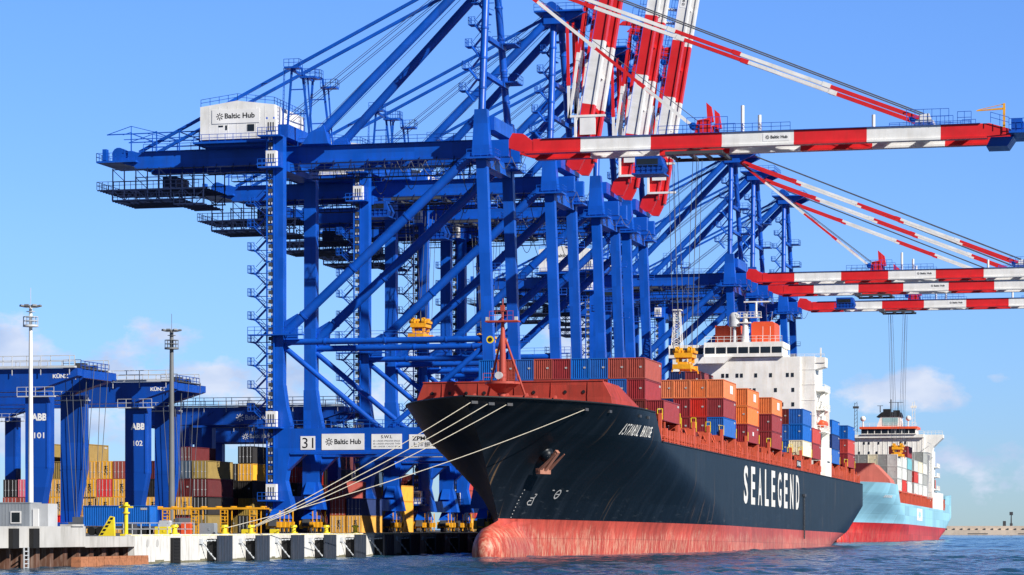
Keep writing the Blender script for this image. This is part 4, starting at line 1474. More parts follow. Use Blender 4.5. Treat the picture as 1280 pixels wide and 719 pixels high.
# chocks in the bulwark that the lines lead through
for d, z, sg in ((1.4, 19.5, 1), (3.3, 19.4, 1), (5.4, 19.4, 1), (17.2, 19.3, 1), (22.7, 19.3, 1), (33.5, 19.2, 1), (38, 19.2, 1)):
    mb = MB()
    p = Vector(H1.on(d, z, .02, sg)); q = Vector(H1.on(d + .8, z, .02, sg)); nn = (Vector(H1.on(d, z, .4, sg)) - p)
    mb.beam(p + (q - p) * .1, q - (q - p) * .1, .4, .35)
    mb.build('fairlead', M['steel'], S1)
# anchor in its bolster
mb = MB()
da, za = 19.6, 13.6
c0 = Vector(H1.on(da, za, -.8)); nn = (Vector(H1.on(da, za, 1.0)) - Vector(H1.on(da, za, 0))).normalized()
mb.tube(c0, c0 + nn * 1.2, 1.4, 18, .9)
mb.ball(c0 + nn * .95, 1.0, 16, 10)
mb.build('anchor_bolster', hullmat, S1)
mb = MB()
c = c0 + nn * 2.0
ey = Vector((nn.y, -nn.x, 0)).normalized() * -1
ez = nn.cross(ey).normalized()
if ez.z < 0:
    ez = -ez
mb.beam(c - ez * 1.9, c + ez * 1.6, .55)
mb.beam(c - ez * 1.9 - ey * 1.1, c - ez * 1.9 + ey * 1.1, .75)
for s_ in (-1, 1):
    mb.beam(c - ez * 1.8 + ey * s_ * .9, c + ez * 1.6 + ey * s_ * .95 + nn * .5, .55, .3, .12, .12)
mb.build('anchor', M['anchor'], S1)
# names
mb = MB()
for i, ch in enumerate('ISTANBUL BRIDGE'):
    if ch == ' ':
        mb.build('ship_name', M['letter'], S1)
        mb = MB()
    else:
        wl = .26 if ch == 'I' else .58
        text(mb, ch, lambda a, b, i=i, wl=wl: H1.on(29.4 + i * .80 + (.58 - wl) / 2 + a * wl + b * .45, 16.6 + b * 1.45, .07), 0.0)
mb.build('ship_name', M['letter'], S1)
mb = MB()
L_ = 'SEALEGEND'
for i, ch in enumerate(L_):
    d0 = 119.5 + i * 7.55
    mb = MB()
    text(mb, ch, lambda a, b, d0=d0: (15.7 + .04, d0 + a * (1.2 if ch == 'I' else 4.3), 9.0 + b * 6.35), .025)
    mb.build('company_letter', M['letter'], S1)
# bow marks: bulb symbol, thruster mark, draught marks
mb = MB()
def curve_mark(pts, wd=.14):
    for (a, b), (c_, d_) in zip(pts[:-1], pts[1:]):
        p = Vector(H1.on(a, b, .05)); q = Vector(H1.on(c_, d_, .05))
        tdir = (q - p).normalized(); nrm = (Vector(H1.on(a, b, 1)) - p).normalized(); sd_ = tdir.cross(nrm) * wd / 2
        mb.add([p - sd_, q - sd_, q + sd_, p + sd_], [(0, 1, 2, 3)])
dm, zm = 23.0, 7.5
curve_mark([(dm, zm + .5), (dm + .9, zm + .5), (dm + .9, zm - .4), (dm, zm - .4), (dm - .3, zm - .1), (dm, zm + .15), (dm + .5, zm + .15)])
curve_mark([(dm + .9, zm + .5), (dm + 1.1, zm + 1.0), (dm + .6, zm + 1.0)])
mb.build('bulb_mark', M['mark'], S1)
mb = MB()
dm, zm = 29.0, 8.6
curve_mark([(dm + .55 * math.cos(t), zm + .55 * math.sin(t)) for t in [2 * math.pi * i / 14 for i in range(15)]], .2)
curve_mark([(dm - .4, zm), (dm + .4, zm)], .14)
mb.build('thruster_mark', M['mark'], S1)
for k in range(9):
    mb = MB()
    curve_mark([(20.6 - k * .06, 9.0 - k * .45), (20.78 - k * .06, 9.0 - k * .45)], .13)
    mb.build('draught_mark', M['mark'], S1)
for d in (27.2, 30.6):
    mb = MB()
    curve_mark([(d, 9.1), (d + .5, 9.1)], .16)
    mb.build('thruster_arrow', M['mark'], S1)
# pilot ladder on the side
mb = MB()
mb.ladder((15.85, 190.5, 3.6), (15.85, 190.5, 11.6), .9, .13, .55)
mb.box(15.72, 16.1, 189.6, 191.6, 11.6, 12.1)
mb.build('pilot_ladder', M['steel'], S1)
# hatch coamings and covers, lashing bridges, side posts
BAYS = [51.0, 63.8, 76.5, 88.8, 101.0, 113.0, 125.0, 138.0, 152.0, 164.5, 178.0, 191.0, 204.5, 234.0, 247.0, 260.0]
for d in BAYS:
    mb = MB()
    mb.box(-12.8, 12.8, d + .3, d + 11.7, 16.05, 18.6)
    mb.box(-13.6, 13.6, d + .1, d + 11.9, 18.6, 19.3)
    for i in range(7):
        mb.box(12.8, 13.3, d + .9 + i * 1.6, d + 1.15 + i * 1.6, 16.05, 18.6)
    mb.build('hatch_cover', M['hatch'], S1)
for d in BAYS:
    for yy in (d + 11.0,):
        mb = MB()
        mb.box(14.1, 15.45, yy, yy + .75, 16.03, 19.32)
        mb.box(13.62, 15.5, yy - .2, yy + .95, 19.33, 19.4) if False else None
        mb.beam((14.2, yy + .4, 16.2), (13.4, yy + .4, 18.4), .3)
        mb.box(14.1, 15.5, yy - .15, yy + .9, 18.9, 19.1) if False else None
        mb.build('container_pedestal', M['shipred2'], S1)
for i, d in enumerate([49.6] + [b + 12.15 for b in BAYS] + [232.6]):
    if 215 < d < 231:
        continue
    mb = MB()
    for sx in (-1, 1):
        for x in (12.4, 15.2):
            mb.box(sx * x - .13, sx * x + .13, d, d + .3, 16.03, 19.6)
        for z in (19.3,):
            mb.box(min(sx * 11.3, sx * 15.3), max(sx * 11.3, sx * 15.3), d + .04, d + .26, z, z + .22)
    mb.box(-11.27, 11.27, d + .04, d + .2, 19.3, 19.45)
    mb.box(14.95, 15.4, d - .2, d + .35, 16.03, 20.4)
    mb.cur = 1
    for x in (13.0, 15.2):
        mb.rail([(x - .4, d + .1, 19.5), (x + .3, d + .1, 19.5)], 1.5, .7, .09)
    mb.build('lashing_bridge', [M['shipred2'], M['safety']], S1)
mb = MB()
d = 52.0
while d < 282:
    if not 217 < d < 233:
        h = 1.0 + 1.9 * rnd.random()
        mb.box(15.22, 15.45, d, d + .22, 16.05, 16.4 + h)
        if rnd.random() < .4:
            mb.box(14.7, 15.45, d - .5, d + .1, 16.05, 17.2 + rnd.random() * 1.6)
        if rnd.random() < .3:
            mb.beam((15.3, d, 17.6), (14.4, d + 1.8, 19.2), .16)
        if rnd.random() < .35:
            mb.box(14.9, 15.5, d + .9, d + 1.5, 17.0, 18.2)
    d += 1.9
mb.rail([(15.35, 50, 16.05), (15.35, 216, 16.05)], 1.25, 3.0, .08)
o = mb.build('deck_fittings', M['shipred2'], S1)
mb = MB()
for d in (180, 182.2, 184.4):
    mb.box(15.52, 15.58, d, d + 5.6, 17.0, 18.3) if d == 182.2 else None
mb.cur = 1
text(mb, 'ISTANBUL', lambda a, b: (15.6, 182.6 + a * 4.8, 17.25 + b * .8), .02)
mb.build('name_board', [M['black'], M['sign']], S1)

# containers on the black ship: (bay start, row 1..12 from port, tier) ; x right edge of row 12 = 16.0
def row_x(r):
    return 15.45 - (12 - r) * 2.70 - CW / 2
def on_ship(Ms, d, r, tier, col, label, extra=None, base=19.42, rx=row_x, sc_=1.0, door=False, group='containers stacked on the black ship'):
    m = Ms @ Matrix.Translation((rx(r), d, base + (tier - 1) * 3.0 * sc_)) @ Matrix.Diagonal((1, 1, sc_, 1))
    return container(col, m, label, group, extra, door)
BW = {51: 'bay right behind the red forecastle wall', 101: 'bay of the orange row', 125: 'second bay with an orange top, right of the orange row', 152: 'third bay with an orange top',
      191: 'bay with two blue tiers over a cream box', 204.5: 'narrow stack against the white bridge house', 234: 'first stack behind the white bridge house', 260: 'last stack near the stern', 138: 'bay just in front'}
TW = {1: 'bottom tier', 2: 'second tier', 3: 'third tier', 4: 'top tier'}
cols3 = ['blue', 'rust', 'blue', 'rust', 'maroon', 'blue', 'blue', 'rust', 'rust']
for i, c in enumerate(cols3):
    r = 3 + i
    pos = 'far port end' if i == 0 else 'starboard end' if i == 8 else '%s from the port end' % ordn[i]
    on_ship(MS1, 51, r, 3, c, '%s container, %s, top row behind the red forecastle wall' % (CNAME[c], pos))
for r, c in ((11, 'maroon'), (10, 'blue'), (9, 'maroon'), (8, 'blue'), (7, 'rust'), (6, 'maroon'), (5, 'blue'), (4, 'rust'), (3, 'maroon')):
    on_ship(MS1, 51, r, 2, c, '%s container under the top row behind forecastle wall, %s from starboard' % (CNAME[c], ordn[11 - r]))
for r, c in ((12, 'maroon'), (11, 'brown'), (10, 'maroon')):
    on_ship(MS1, 51, r, 1, c, '%s container, bottom tier just aft of the forecastle, %s from starboard' % (CNAME[c], ordn[12 - r]))
for r, c in ((12, 'orange'), (11, 'orange'), (10, 'orange'), (9, 'orange'), (8, 'orange')):
    on_ship(MS1, 101, r, 3, c, 'orange container in the long orange row, %s from its starboard end' % ordn[12 - r], 'panel' if r == 12 else None)
for r, c in ((12, 'maroon'), (11, 'red'), (10, 'maroon'), (9, 'navy'), (8, 'maroon')):
    on_ship(MS1, 101, r, 2, c, '%s container directly below the long orange row, %s from starboard' % (CNAME[c], ordn[12 - r]))
for r, c in ((12, 'blue'), (11, 'maroon'), (10, 'maroon'), (9, 'brown'), (8, 'maroon')):
    on_ship(MS1, 101, r, 1, c, '%s container two below the long orange row, %s from starboard' % (CNAME[c], ordn[12 - r]))
for r, cs in ((12, ('maroon', 'orange', 'orange')), (11, ('brown', 'maroon', 'orange')), (9, ('rust', 'maroon', 'maroon', 'maroon')), (8, ('maroon', 'rust', 'blue', 'navy'))):
    for k, c in enumerate(cs):
        dd = 125 if r > 9 else 126
        on_ship(MS1, dd, r, k + 1, c, '%s container behind the long orange row, %s, %s from starboard' % (CNAME[c], TW[k + 1], ordn[12 - r]), 'panel' if (r == 12 and k == 2) else 'smallpanel' if (r == 12 and k == 0) else None)
for r, cs in ((12, ('maroon', 'maroon', 'orange')), (11, ('brown', 'maroon', 'rust'))):
    for k, c in enumerate(cs):
        on_ship(MS1, 152, r, k + 1, c, '%s container, %s of the aftmost orange topped stack, %s row' % (CNAME[c], TW[k + 1], 'outer' if r == 12 else 'inner'), 'panel' if (r == 12 and k == 2) else None)
for r, cs in ((12, ('cream', 'blue', 'blue')), (11, ('blue', 'blue', 'brown'))):
    for k, c in enumerate(cs):
        on_ship(MS1, 191, r, k + 1, c, '%s container, %s of blue and cream stack before the bridge house, %s row' % (CNAME[c], TW[k + 1], 'outer' if r == 12 else 'inner'))
for k, c in enumerate(('maroon', 'red')):
    on_ship(MS1, 204.5, 12, k + 1, c, '%s container, %s of narrow stack against the white bridge house' % (CNAME[c], TW[k + 1]))
for r, cs in ((12, ('blue', 'navy', 'blue')), (11, ('blue', 'blue', 'blue'))):  # navy second tier is a blue box with its shade put into the colour
    for k, c in enumerate(cs):
        on_ship(MS1, 234, r, k + 1, c, '%s container, %s of stack just aft of the bridge house, %s row' % (CNAME[c], TW[k + 1], 'outer' if r == 12 else 'inner'))
for r, cs in ((12, ('maroon', 'red', 'blue')), (11, ('maroon', 'brown', 'blue'))):
    for k, c in enumerate(cs):
        on_ship(MS1, 260, r, k + 1, c, '%s container, %s of aftmost stack on the black ship, %s row' % (CNAME[c], TW[k + 1], 'outer' if r == 12 else 'inner'))

# bridge house of the black ship (local axes; d = 219)
D0 = 219.0
mb = MB()
mb.box(-15.0, 13.9, D0, D0 + 11.5, 16.03, 40.3)
mb.box(-12.0, 11.0, D0 - .5, D0, 16.03, 40.2)
for z in (22.2, 25.3, 28.4, 31.5, 34.6, 37.6):
    mb.box(-15.06, 13.96, D0 - .06, D0 + 11.56, z, z + .12)
bh = mb.build('bridge_house', M['shipwhite'], S1)
for z, xs in ((36.2, (-4.6, -3.7, -1.7, -.8, 2.1, 5.1, 8.5, 9.5)), (33.2, (-2.2, .9, 1.8, 6.1, 9.6)), (30.3, (-8, -4, 1, 7.4, 9.6)), (27.2, (-8, -2, 4, 9.6))):
    for x in xs:
        mb = MB()
        mb.box(x - .28, x + .28, D0 - .56, D0 - .52, z, z + .8)
        mb.build('window', M['glass'], bh)
for z in (20.5, 23.5, 26.6, 29.7):
    for y in (D0 + 3, D0 + 6, D0 + 9):
        mb = MB()
        mb.box(13.9, 13.95, y - .3, y + .3, z, z + .8)
        mb.build('window', M['glass'], bh)
mb = MB()                                           # wheelhouse with its window band
mb.box(-8.4, 7.6, D0 - 1.2, D0 + 9, 40.31, 41.0)
mb.box(-8.4, 7.6, D0 - 1.0, D0 + 9, 42.3, 43.3)
mb.box(-8.0, 7.2, D0 - .6, D0 + 8.8, 41.0, 42.3)
mb.box(-15.8, -8.41, D0 - .2, D0 + 8.0, 40.31, 41.0)
mb.box(-15.8, -8.41, D0 - .2, D0 + 8.0, 42.3, 42.9)
mb.prism([(-8.4, 40.31), (-2.5, 40.31), (-4.0, 39.0), (-9.5, 39.0)], 'y', D0 - 2.6, D0 - 1.25)
wh = mb.build('wheelhouse', M['shipwhite'], bh)
for x0, x1, y in ((-15.6, -8.6, D0 - .25), (-8.3, 7.5, D0 - 1.1)):
    k = 3 if x0 < -10 else 7
    for i in range(k):
        a = x0 + (x1 - x0) * i / k
        mb = MB()
        mb.box(a + .16, a + (x1 - x0) / k - .16, y - .04, y + .7, 41.05, 42.28)
        mb.build('bridge_window', M['glass'], bh)
        mb = MB()
        mb.box(a - .12, a + .12, y - .02, y + .6, 41.0, 42.3)
        mb.build('window_post', M['shipwhite'], bh)
mb = MB()
mb.box(7.61, 15.9, D0 + .2, D0 + 4.6, 39.0, 40.1)
mb.prism([(11.5, 38.98), (15.9, 38.98), (15.9, 38.2), (12.0, 37.2)], 'y', D0 + .4, D0 + 4.4)
mb.rail([(7.7, D0 + .25, 40.3), (15.8, D0 + .25, 40.3)], .5, 2, .06)
mb.box(14.9, 15.2, D0 + .3, D0 + .6, 40.1, 42.0)
mb.build('bridge_wing', M['shipwhite'], bh)
mb = MB()
mb.box(8.0, 13.4, D0 + .3, D0 + 4.5, 40.105, 40.2)
mb.build('wing_deck', M['salmon'], bh)
# orange funnel, radar mast, radome on the monkey island
mb = MB()
mb.box(-6.8, -1.6, D0 + 3.0, D0 + 9, 43.32, 47.0)
mb.box(.9, 5.6, D0 + 1.0, D0 + 8, 43.32, 47.1)
mb.prism([(.9, 47.1), (5.6, 47.1), (5.2, 47.5), (1.4, 47.5)], 'y', D0 + 1.0, D0 + 8)
mb.build('funnel_casing', M['orange'], S1)
mb = MB()
mb.tube((-.3, D0 + 1.0, 43.3), (-.3, D0 + 1.0, 49.2), .75, 12, .45)
mb.box(-1.4, .9, D0 + .2, D0 + 1.8, 47.2, 47.4)
mb.box(-1.9, 3.0, D0 + .4, D0 + 1.5, 48.3, 48.45)
mb.rail([(-1.9, D0 + .4, 48.45), (3.0, D0 + .4, 48.45)], 1.0, .7, .08)
mb.tube((1.9, D0 + 1, 48.4), (1.9, D0 + 1, 51.4), .22, 8)
mb.box(-.6, 4.6, D0 + .9, D0 + 1.1, 51.4, 51.65)
for x in (-3, 3.5, 5):
    mb.tube((x, D0 - .5, 43.3), (x, D0 - .5, 46.4), .05, 6)
mb.rail([(-8.2, D0 - .9, 43.3), (7.4, D0 - .9, 43.3)], 1.2, 1.3, .07)
mb.beam((5, D0 + 1, 47.5), (5.2, D0 + 1, 49.5), .05)
mb.build('radar_mast', M['shipwhite'], S1)
mb = MB()
mb.tube((-2.6, D0 + 1.5, 46.6), (-2.6, D0 + 1.5, 48.4), 1.15, 16)
mb.ball((-2.6, D0 + 1.5, 48.4), 1.15, 14, 8)
mb.tube((-2.6, D0 + 1.5, 43.3), (-2.6, D0 + 1.5, 46.6), .35, 10)
mb.build('satellite_dome', M['galv'], S1)
mb = MB()                                           # lattice mast at the port side
for sx, sy in ((-1, -1), (1, -1), (1, 1), (-1, 1)):
    mb.beam((-14.6 + sx * 1.0, D0 + 3 + sy * 1.0, 42.9), (-14.6 + sx * .55, D0 + 3 + sy * .55, 50.2), .16)
for i in range(7):
    f = 1.0 - .45 * i / 7; z = 42.9 + i * 1.04
    mb.beam((-14.6 - f, D0 + 3 - f, z), (-14.6 + f, D0 + 3 - f, z + 1.0), .1); mb.beam((-14.6 + f, D0 + 3 - f, z), (-14.6 - f, D0 + 3 - f, z + 1.0), .1)
    mb.beam((-14.6 - f, D0 + 3 - f, z), (-14.6 + f, D0 + 3 - f, z), .1)
mb.box(-15.5, -13.7, D0 + 2, D0 + 4, 50.2, 50.4)
mb.build('lattice_mast', M['shipwhite'], S1)
# starboard side platforms, stair tower and lower side house
for z in (33.4, 29.6, 25.2):
    mb = MB()
    mb.box(13.97, 15.6, D0 + 2, D0 + 11, z, z + .25)
    mb.rail([(15.55, D0 + 2, z + .25), (15.55, D0 + 11, z + .25)], 1.1, 1.2, .08)
    mb.rail([(13.97, D0 + 2.05, z + .25), (15.55, D0 + 2.05, z + .25)], 1.1, .8, .08)
    mb.build('side_platform', M['shipwhite'], bh)
mb = MB()
for i in range(3):
    z = 25.4 + i * 3
    mb.beam((14.8, D0 + 3.5, z), (14.8, D0 + 7.5, z + 3.2), .8, .15)
mb.box(14.2, 15.65, D0 + 8.5, D0 + 9.2, 16.03, 33.4)
mb.build('side_stairs', M['shipwhite'], bh)
mb = MB()
mb.box(13.97, 15.66, D0 + 3.4, D0 + 12.4, 16.03, 22.3)
mb.build('side_house', M['shipwhite'], bh)
mb = MB()
mb.box(15.67, 15.7, D0 + 6, D0 + 9.5, 19.2, 19.5)
mb.build('side_lettering', M['black'], bh)
mb = MB()
mb.tube((14.8, D0 + 4.2, 27.0), (14.8, D0 + 9, 27.0), .75, 12)
mb.ball((14.8, D0 + 4.2, 27.0), .75, 12, 8)
mb.build('lifeboat', M['orange'], S1)

# ---- the pale blue ship
H2 = Hull(.70, .80, 12.4, 206)
H2.STEM = [(-6, 8), (6.5, 10), (12, 5), (20.2, 0)]
S2X, S2Y = 14.1, 716.0
S2 = thing('container_ship', 'pale blue container ship with red bottom and grey containers, behind the black ship', 'container ship', (S2X, S2Y, 0), None, (TRIM, 0, 0))
MS2 = ship_matrix(S2X, S2Y)
hull2 = hull_mat('pale blue ship hull paint', (0.29, 0.57, 0.70), (0.55, 0.025, 0.022), 5.5, .25, .15)
H2.mesh(-4, 11.2).build('hull', hull2, S2)
H2.mesh(11.2, 16.0, lambda z: 46.5 - (z - 11.2) * 1.5, 50, 8, cap=False).build('forecastle_side', hull2, S2)
H2.mesh(11.2, 13.4, lambda z: H2.end(z), 20, 4).build('stern_bulwark', hull2, S2) if False else None
mb = MB()
deck_strip(mb, H2, 15.2, .5, 40, .1)
mb.box(-12.0, 12.0, 39.8, 40.0, 11.0, 15.2)
deck_strip(mb, H2, 11.0, 40, 205.5)
mb.build('deck', M['shipred'], S2)
mb = MB()
mb.box(-10.5, 7.2, 29.0, 29.5, 15.22, 21.4)
mb.prism([(7.21, 15.22), (12.0, 15.22), (11.2, 17.2), (7.21, 21.3)], 'y', 29.0, 40)
mb.prism([(29.51, 15.22), (38, 15.22), (34, 20.8), (29.51, 20.8)], 'x', -10, 7.0)
mb.box(-10.6, 7.3, 28.9, 29.6, 21.4, 21.6)
mb.build('breakwater_wall', M['salmon'], S2)
mb = MB()
mb.prism([(186, 11.2), (205.8, 11.2), (205.8, 16.6), (189, 16.0), (187, 13.0)], 'x', 12.0, 12.4)
mb.prism([(186, 11.2), (205.8, 11.2), (205.8, 16.6), (189, 16.0), (187, 13.0)], 'x', -12.4, -12.0)
mb.box(-11.99, 11.99, 205.4, 205.8, 11.2, 16.5)
mb.build('stern_bulwark', hull2, S2)
mb = MB()
d = 44.0
while d < 188:
    h = 2.0 + 1.6 * rnd.random()
    mb.box(11.6, 12.1, d, d + .4, 11.03, 11.2 + h)
    if rnd.random() < .5:
        mb.box(11.2, 12.0, d + .5, d + 1.0, 11.03, 12.6 + rnd.random() * 1.5)
    d += 1.5
mb.box(11.5, 12.05, 43, 187, 14.2, 14.5)
mb.box(-10.5, 10.5, 42, 150, 11.03, 14.1)
mb.build('deck_fittings', M['shipred2'], S2)
mb = MB()
mb.box(12.42, 12.45, 92, 108, 6.9, 10.4)
mb.cur = 1
pts = []
for k in range(14):
    a = math.pi / 2 + k * math.pi / 7; r = 1.35 if k % 2 == 0 else .65
    pts.append((12.47, 100 + r * 3.4 * math.cos(a), 8.65 + r * math.sin(a)))
mb.add(pts, [tuple(range(14))])
mb.build('hull_emblem', [M['sign'], hull2], S2)
mb = MB()
for i in range(5):
    a = 22.0 + i * 1.5
    mb.add([H2.on(a, 12.2, .06), H2.on(a + 1.0, 12.2, .06), H2.on(a + 1.0, 12.9, .06), H2.on(a, 12.9, .06)], [(0, 1, 2, 3)])
mb.build('ship_name', M['sign'], S2)
def rx2(r):
    return 12.0 - (9 - r) * 2.70 - CW / 2
st2 = [(42, {9: ('white', 'white', 'white'), 8: ('grey', 'grey', 'grey'), 7: ('grey', 'grey', 'cream'), 6: ('grey', 'cream', 'grey'), 5: ('maroon', 'grey', 'grey')}),
       (55.5, {9: ('red', 'white', 'white'), 8: ('rust', 'grey', 'grey')}),
       (69.5, {9: ('white', 'grey', 'teal', 'maroon'), 8: ('red', 'grey', 'teal', 'brown')}),
       (88, {9: ('white', 'red', 'white'), 8: ('maroon', 'maroon', 'rust')}),
       (101, {9: ('white', 'white', 'cream'), 8: ('black', 'grey', 'grey')}),
       (115, {9: ('white', 'grey', 'white', 'grey'), 8: ('grey', 'grey', 'grey', 'white')})]
bn2 = ['first bay', 'second bay', 'third bay', 'fourth bay', 'fifth bay', 'bay before bridge house']
for bi, (d, rows) in enumerate(st2):
    for r, cs in rows.items():
        for k, c in enumerate(cs):
            on_ship(MS2, d, r, k + 1, c, '%s container on pale blue ship, %s, %s, %s' % (CNAME[c], TW[k + 1], ('outer row' if r == 9 else '%s row inward' % ordn[9 - r]), bn2[bi]),
                    'smallpanel' if False else None, 14.55, rx2, 1.1, False, 'containers stacked on the pale blue ship')
D2 = 139.0
mb = MB()
mb.box(-12.0, 9.9, D2, D2 + 12, 11.03, 33.0)
for i in range(15):
    x = -11.6 + i * 1.5
    mb.box(x - .06, x + .06, D2 - .1, D2, 20, 32.9)
for x, w_ in ((9.91, 5.2),):
    mb.prism([(9.91, 33.9), (15.6, 33.9), (15.6, 32.9), (12.6, 30.0), (12.2, 27.0), (11.2, 26.0), (11.0, 14), (9.91, 14)], 'y', D2 + .5, D2 + 5)
mb.box(-12.0, 9.9, D2 - 1.0, D2 + 9, 33.0, 34.0)
mb.box(9.92, 12.2, D2 + 5.2, D2 + 12, 11.03, 29.0)
b2 = mb.build('bridge_house', M['shipwhite'], S2)
mb = MB()
mb.rail([(-12, D2 - .9, 34.0), (9.8, D2 - .9, 34.0)], 1.1, 1.6, .09)
mb.rail([(9.95, D2 + .6, 33.9), (15.5, D2 + .6, 33.9)], 1.1, 1.2, .09)
mb.rail([(-9.6, D2 - 1.4, 36.4), (7.8, D2 - 1.4, 36.4)], 1.1, 1.5, .08)
mb.build('deck_railing', M['shipwhite'], b2)
for x, z in ((-8.5, 31), (-7, 31), (-4, 31), (2.8, 31), (4.2, 31), (-10, 28), (-7, 28), (-4.6, 28), (2.8, 28), (5.8, 28)):
    mb = MB()
    mb.box(x - .22, x + .22, D2 - .16, D2 - .03, z, z + .8)
    mb.build('window', M['glass'], b2)
mb = MB()
mb.box(-9.5, 7.6, D2 - 1.5, D2 + 8, 34.02, 34.2)
mb.box(-9.3, 7.4, D2 - 1.1, D2 + 8, 34.2, 35.2)
mb.cur = 1
mb.box(-9.8, 8.0, D2 - 1.6, D2 + 8.4, 35.7, 36.4)
mb.cur = 0
mb.box(-9.3, 7.4, D2 - .75, D2 + 8, 35.2, 35.7)
mb.build('wheelhouse', [M['shipwhite'], M['orange']], b2)
for i in range(8):
    x = -9.3 + i * 2.1
    mb = MB(); mb.box(x + .1, x + 1.9, D2 - 1.16, D2 - .8, 34.3, 35.6)
    mb.build('bridge_window', M['glass'], b2)
mb = MB()
mb.prism([(-4.8, 36.42), (2.8, 36.42), (2.5, 39.5), (-3.6, 39.5)], 'y', D2 + 1, D2 + 7)
mb.cur = 1
mb.prism([(-4.9, 39.51), (3.0, 39.51), (2.4, 41.0), (-3.2, 41.0)], 'y', D2 + .8, D2 + 7.2)
mb.box(-2.9, -.6, D2 + 2, D2 + 5, 41.0, 42.0); mb.box(.2, 2.1, D2 + 2, D2 + 5, 41.0, 41.6)
mb.cur = 2
mb.box(-3.0, 1.8, D2 + .92, D2 + .97, 36.8, 39.2)
mb.build('funnel', [M['shipwhite'], M['black'], M['teal']], S2)
mb = MB()
mb.tube((-.6, D2 + 3, 41.9), (-.6, D2 + 3, 45.0), .22, 8); mb.tube((1.6, D2 + 3, 41.6), (1.6, D2 + 3, 44), .15, 8)
mb.tube((-3.9, D2 + 3, 41), (-3.9, D2 + 3, 43), .15, 8); mb.box(-4.8, -3.0, D2 + 2.9, D2 + 3.1, 43, 43.15); mb.box(-1.2, 3.2, D2 + 2.9, D2 + 3.1, 44.0, 44.15)
mb.build('radar_mast', M['steel'], S2)
for x, m_ in ((-11.2, M['steel']), (6.6, M['shipwhite'])):
    mb = MB()
    for sx in (-.5, .5):
        mb.beam((x + sx, D2 + 1, 34), (x + sx * .7, D2 + 1, 44), .15)
    for i in range(8):
        mb.beam((x - .45, D2 + 1, 35 + i * 1.2), (x + .45, D2 + 1, 35.9 + i * 1.2), .09)
    mb.box(x - .9, x + .9, D2 + .8, D2 + 1.2, 42.2, 42.9)
    mb.build('lattice_mast', m_, S2)
for x in (-9.0, 5.0):
    mb = MB()
    mb.ball((x, D2 + 1, 39.0), .85, 12, 8); mb.tube((x, D2 + 1, 36.4), (x, D2 + 1, 38.4), .2, 8)
    mb.build('satellite_dome', M['shipwhite'], S2)
mb = MB()
for z in (16, 19, 22, 25, 28, 31):
    mb.beam((12.1, 127.5, z), (12.1, 139, z), .12)
for y in (127.5, 131, 135, 139):
    mb.beam((12.1, y, 14), (12.1, y, 28), .2); mb.beam((8.4, y, 14), (8.4, y, 28), .2); mb.beam((8.4, y, 28), (12.1, y, 28), .2)
mb.build('cell_guide', M['shipgrey'], S2)
mb = MB()
mb.box(10, 12.2, D2 + 9, D2 + 14, 17.5, 20.2)
mb.build('lifeboat', M['orange'], S2)
mb = MB()
mb.box(9, 12.2, D2 + 12.1, D2 + 40, 11.03, 16.5)
for z in (17, 21, 24):
    mb.box(10, 13.2, D2 + 8, D2 + 18, z, z + .2)
    mb.rail([(13.1, D2 + 8, z + .2), (13.1, D2 + 18, z + .2)], 1.1, 1.5, .1)
mb.build('stern_house', M['shipwhite'], S2)

# ------------------------------------------------------------------ mooring lines and bollards
def bollard(y, label):
    mb = MB()
    mb.tube((-1.4, y, QZ + .17), (-1.4, y, QZ + .3), .55, 14)
    mb.tube((-1.4, y, QZ + .3), (-1.4, y, QZ + .95), .3, 14, .26)
    mb.tube((-1.4, y, QZ + .95), (-1.4, y, QZ + 1.2), .46, 14, .4)
    mb.beam((-1.4, y - .6, QZ + 1.0), (-1.4, y + .6, QZ + 1.0), .3)
    return tag(mb.build('mooring_bollard', M['safety']), label, 'bollard', 'yellow bollards along the quay edge')
bollard(306.3, 'yellow bollard on the quay edge that three mooring ropes run to')
bollard(297.3, 'yellow bollard on the quay edge with a single mooring rope')
for y, s_ in ((281.5, 'left of the roped ones'), (322, 'just right of the roped ones'), (335, 'second to their right'), (347.5, 'last before the shade of the bow')):
    bollard(y, 'yellow bollard without a rope on the quay edge, ' + s_)
def line(p, q, sag, label):
    p, q = Vector(p), Vector(q)
    mb = MB()
    n = 24
    pts = []
    for i in range(n + 1):
        t = i / n
        c = p.lerp(q, t); c.z -= sag * 4 * t * (1 - t)
        pts.append(c)
    mb.path(pts, .05, 7)
    return tag(mb.build('mooring_rope', M['cream']), label, 'mooring rope', 'mooring ropes from the bow to the quay')
def shipw(d, z, sg):
    return MS1 @ Vector(H1.on(d, z, .1, sg))
line(shipw(1.4, 19.5, 1), (-1.4, 306.0, QZ + .8), .35, 'pale mooring rope from the leftmost hole in the black bow')
line(shipw(3.3, 19.4, 1), (-1.4, 306.3, QZ + .8), .5, 'pale mooring rope from the middle of the three close holes in the bow')
line(shipw(5.4, 19.4, 1), (-1.4, 306.6, QZ + .8), .6, 'pale mooring rope from the right one of the three close holes in the bow')
line(shipw(17.2, 19.3, 1), (-1.4, 297.3, QZ + .8), .9, 'lowest mooring rope, crossing the black bow from a hole farther right')

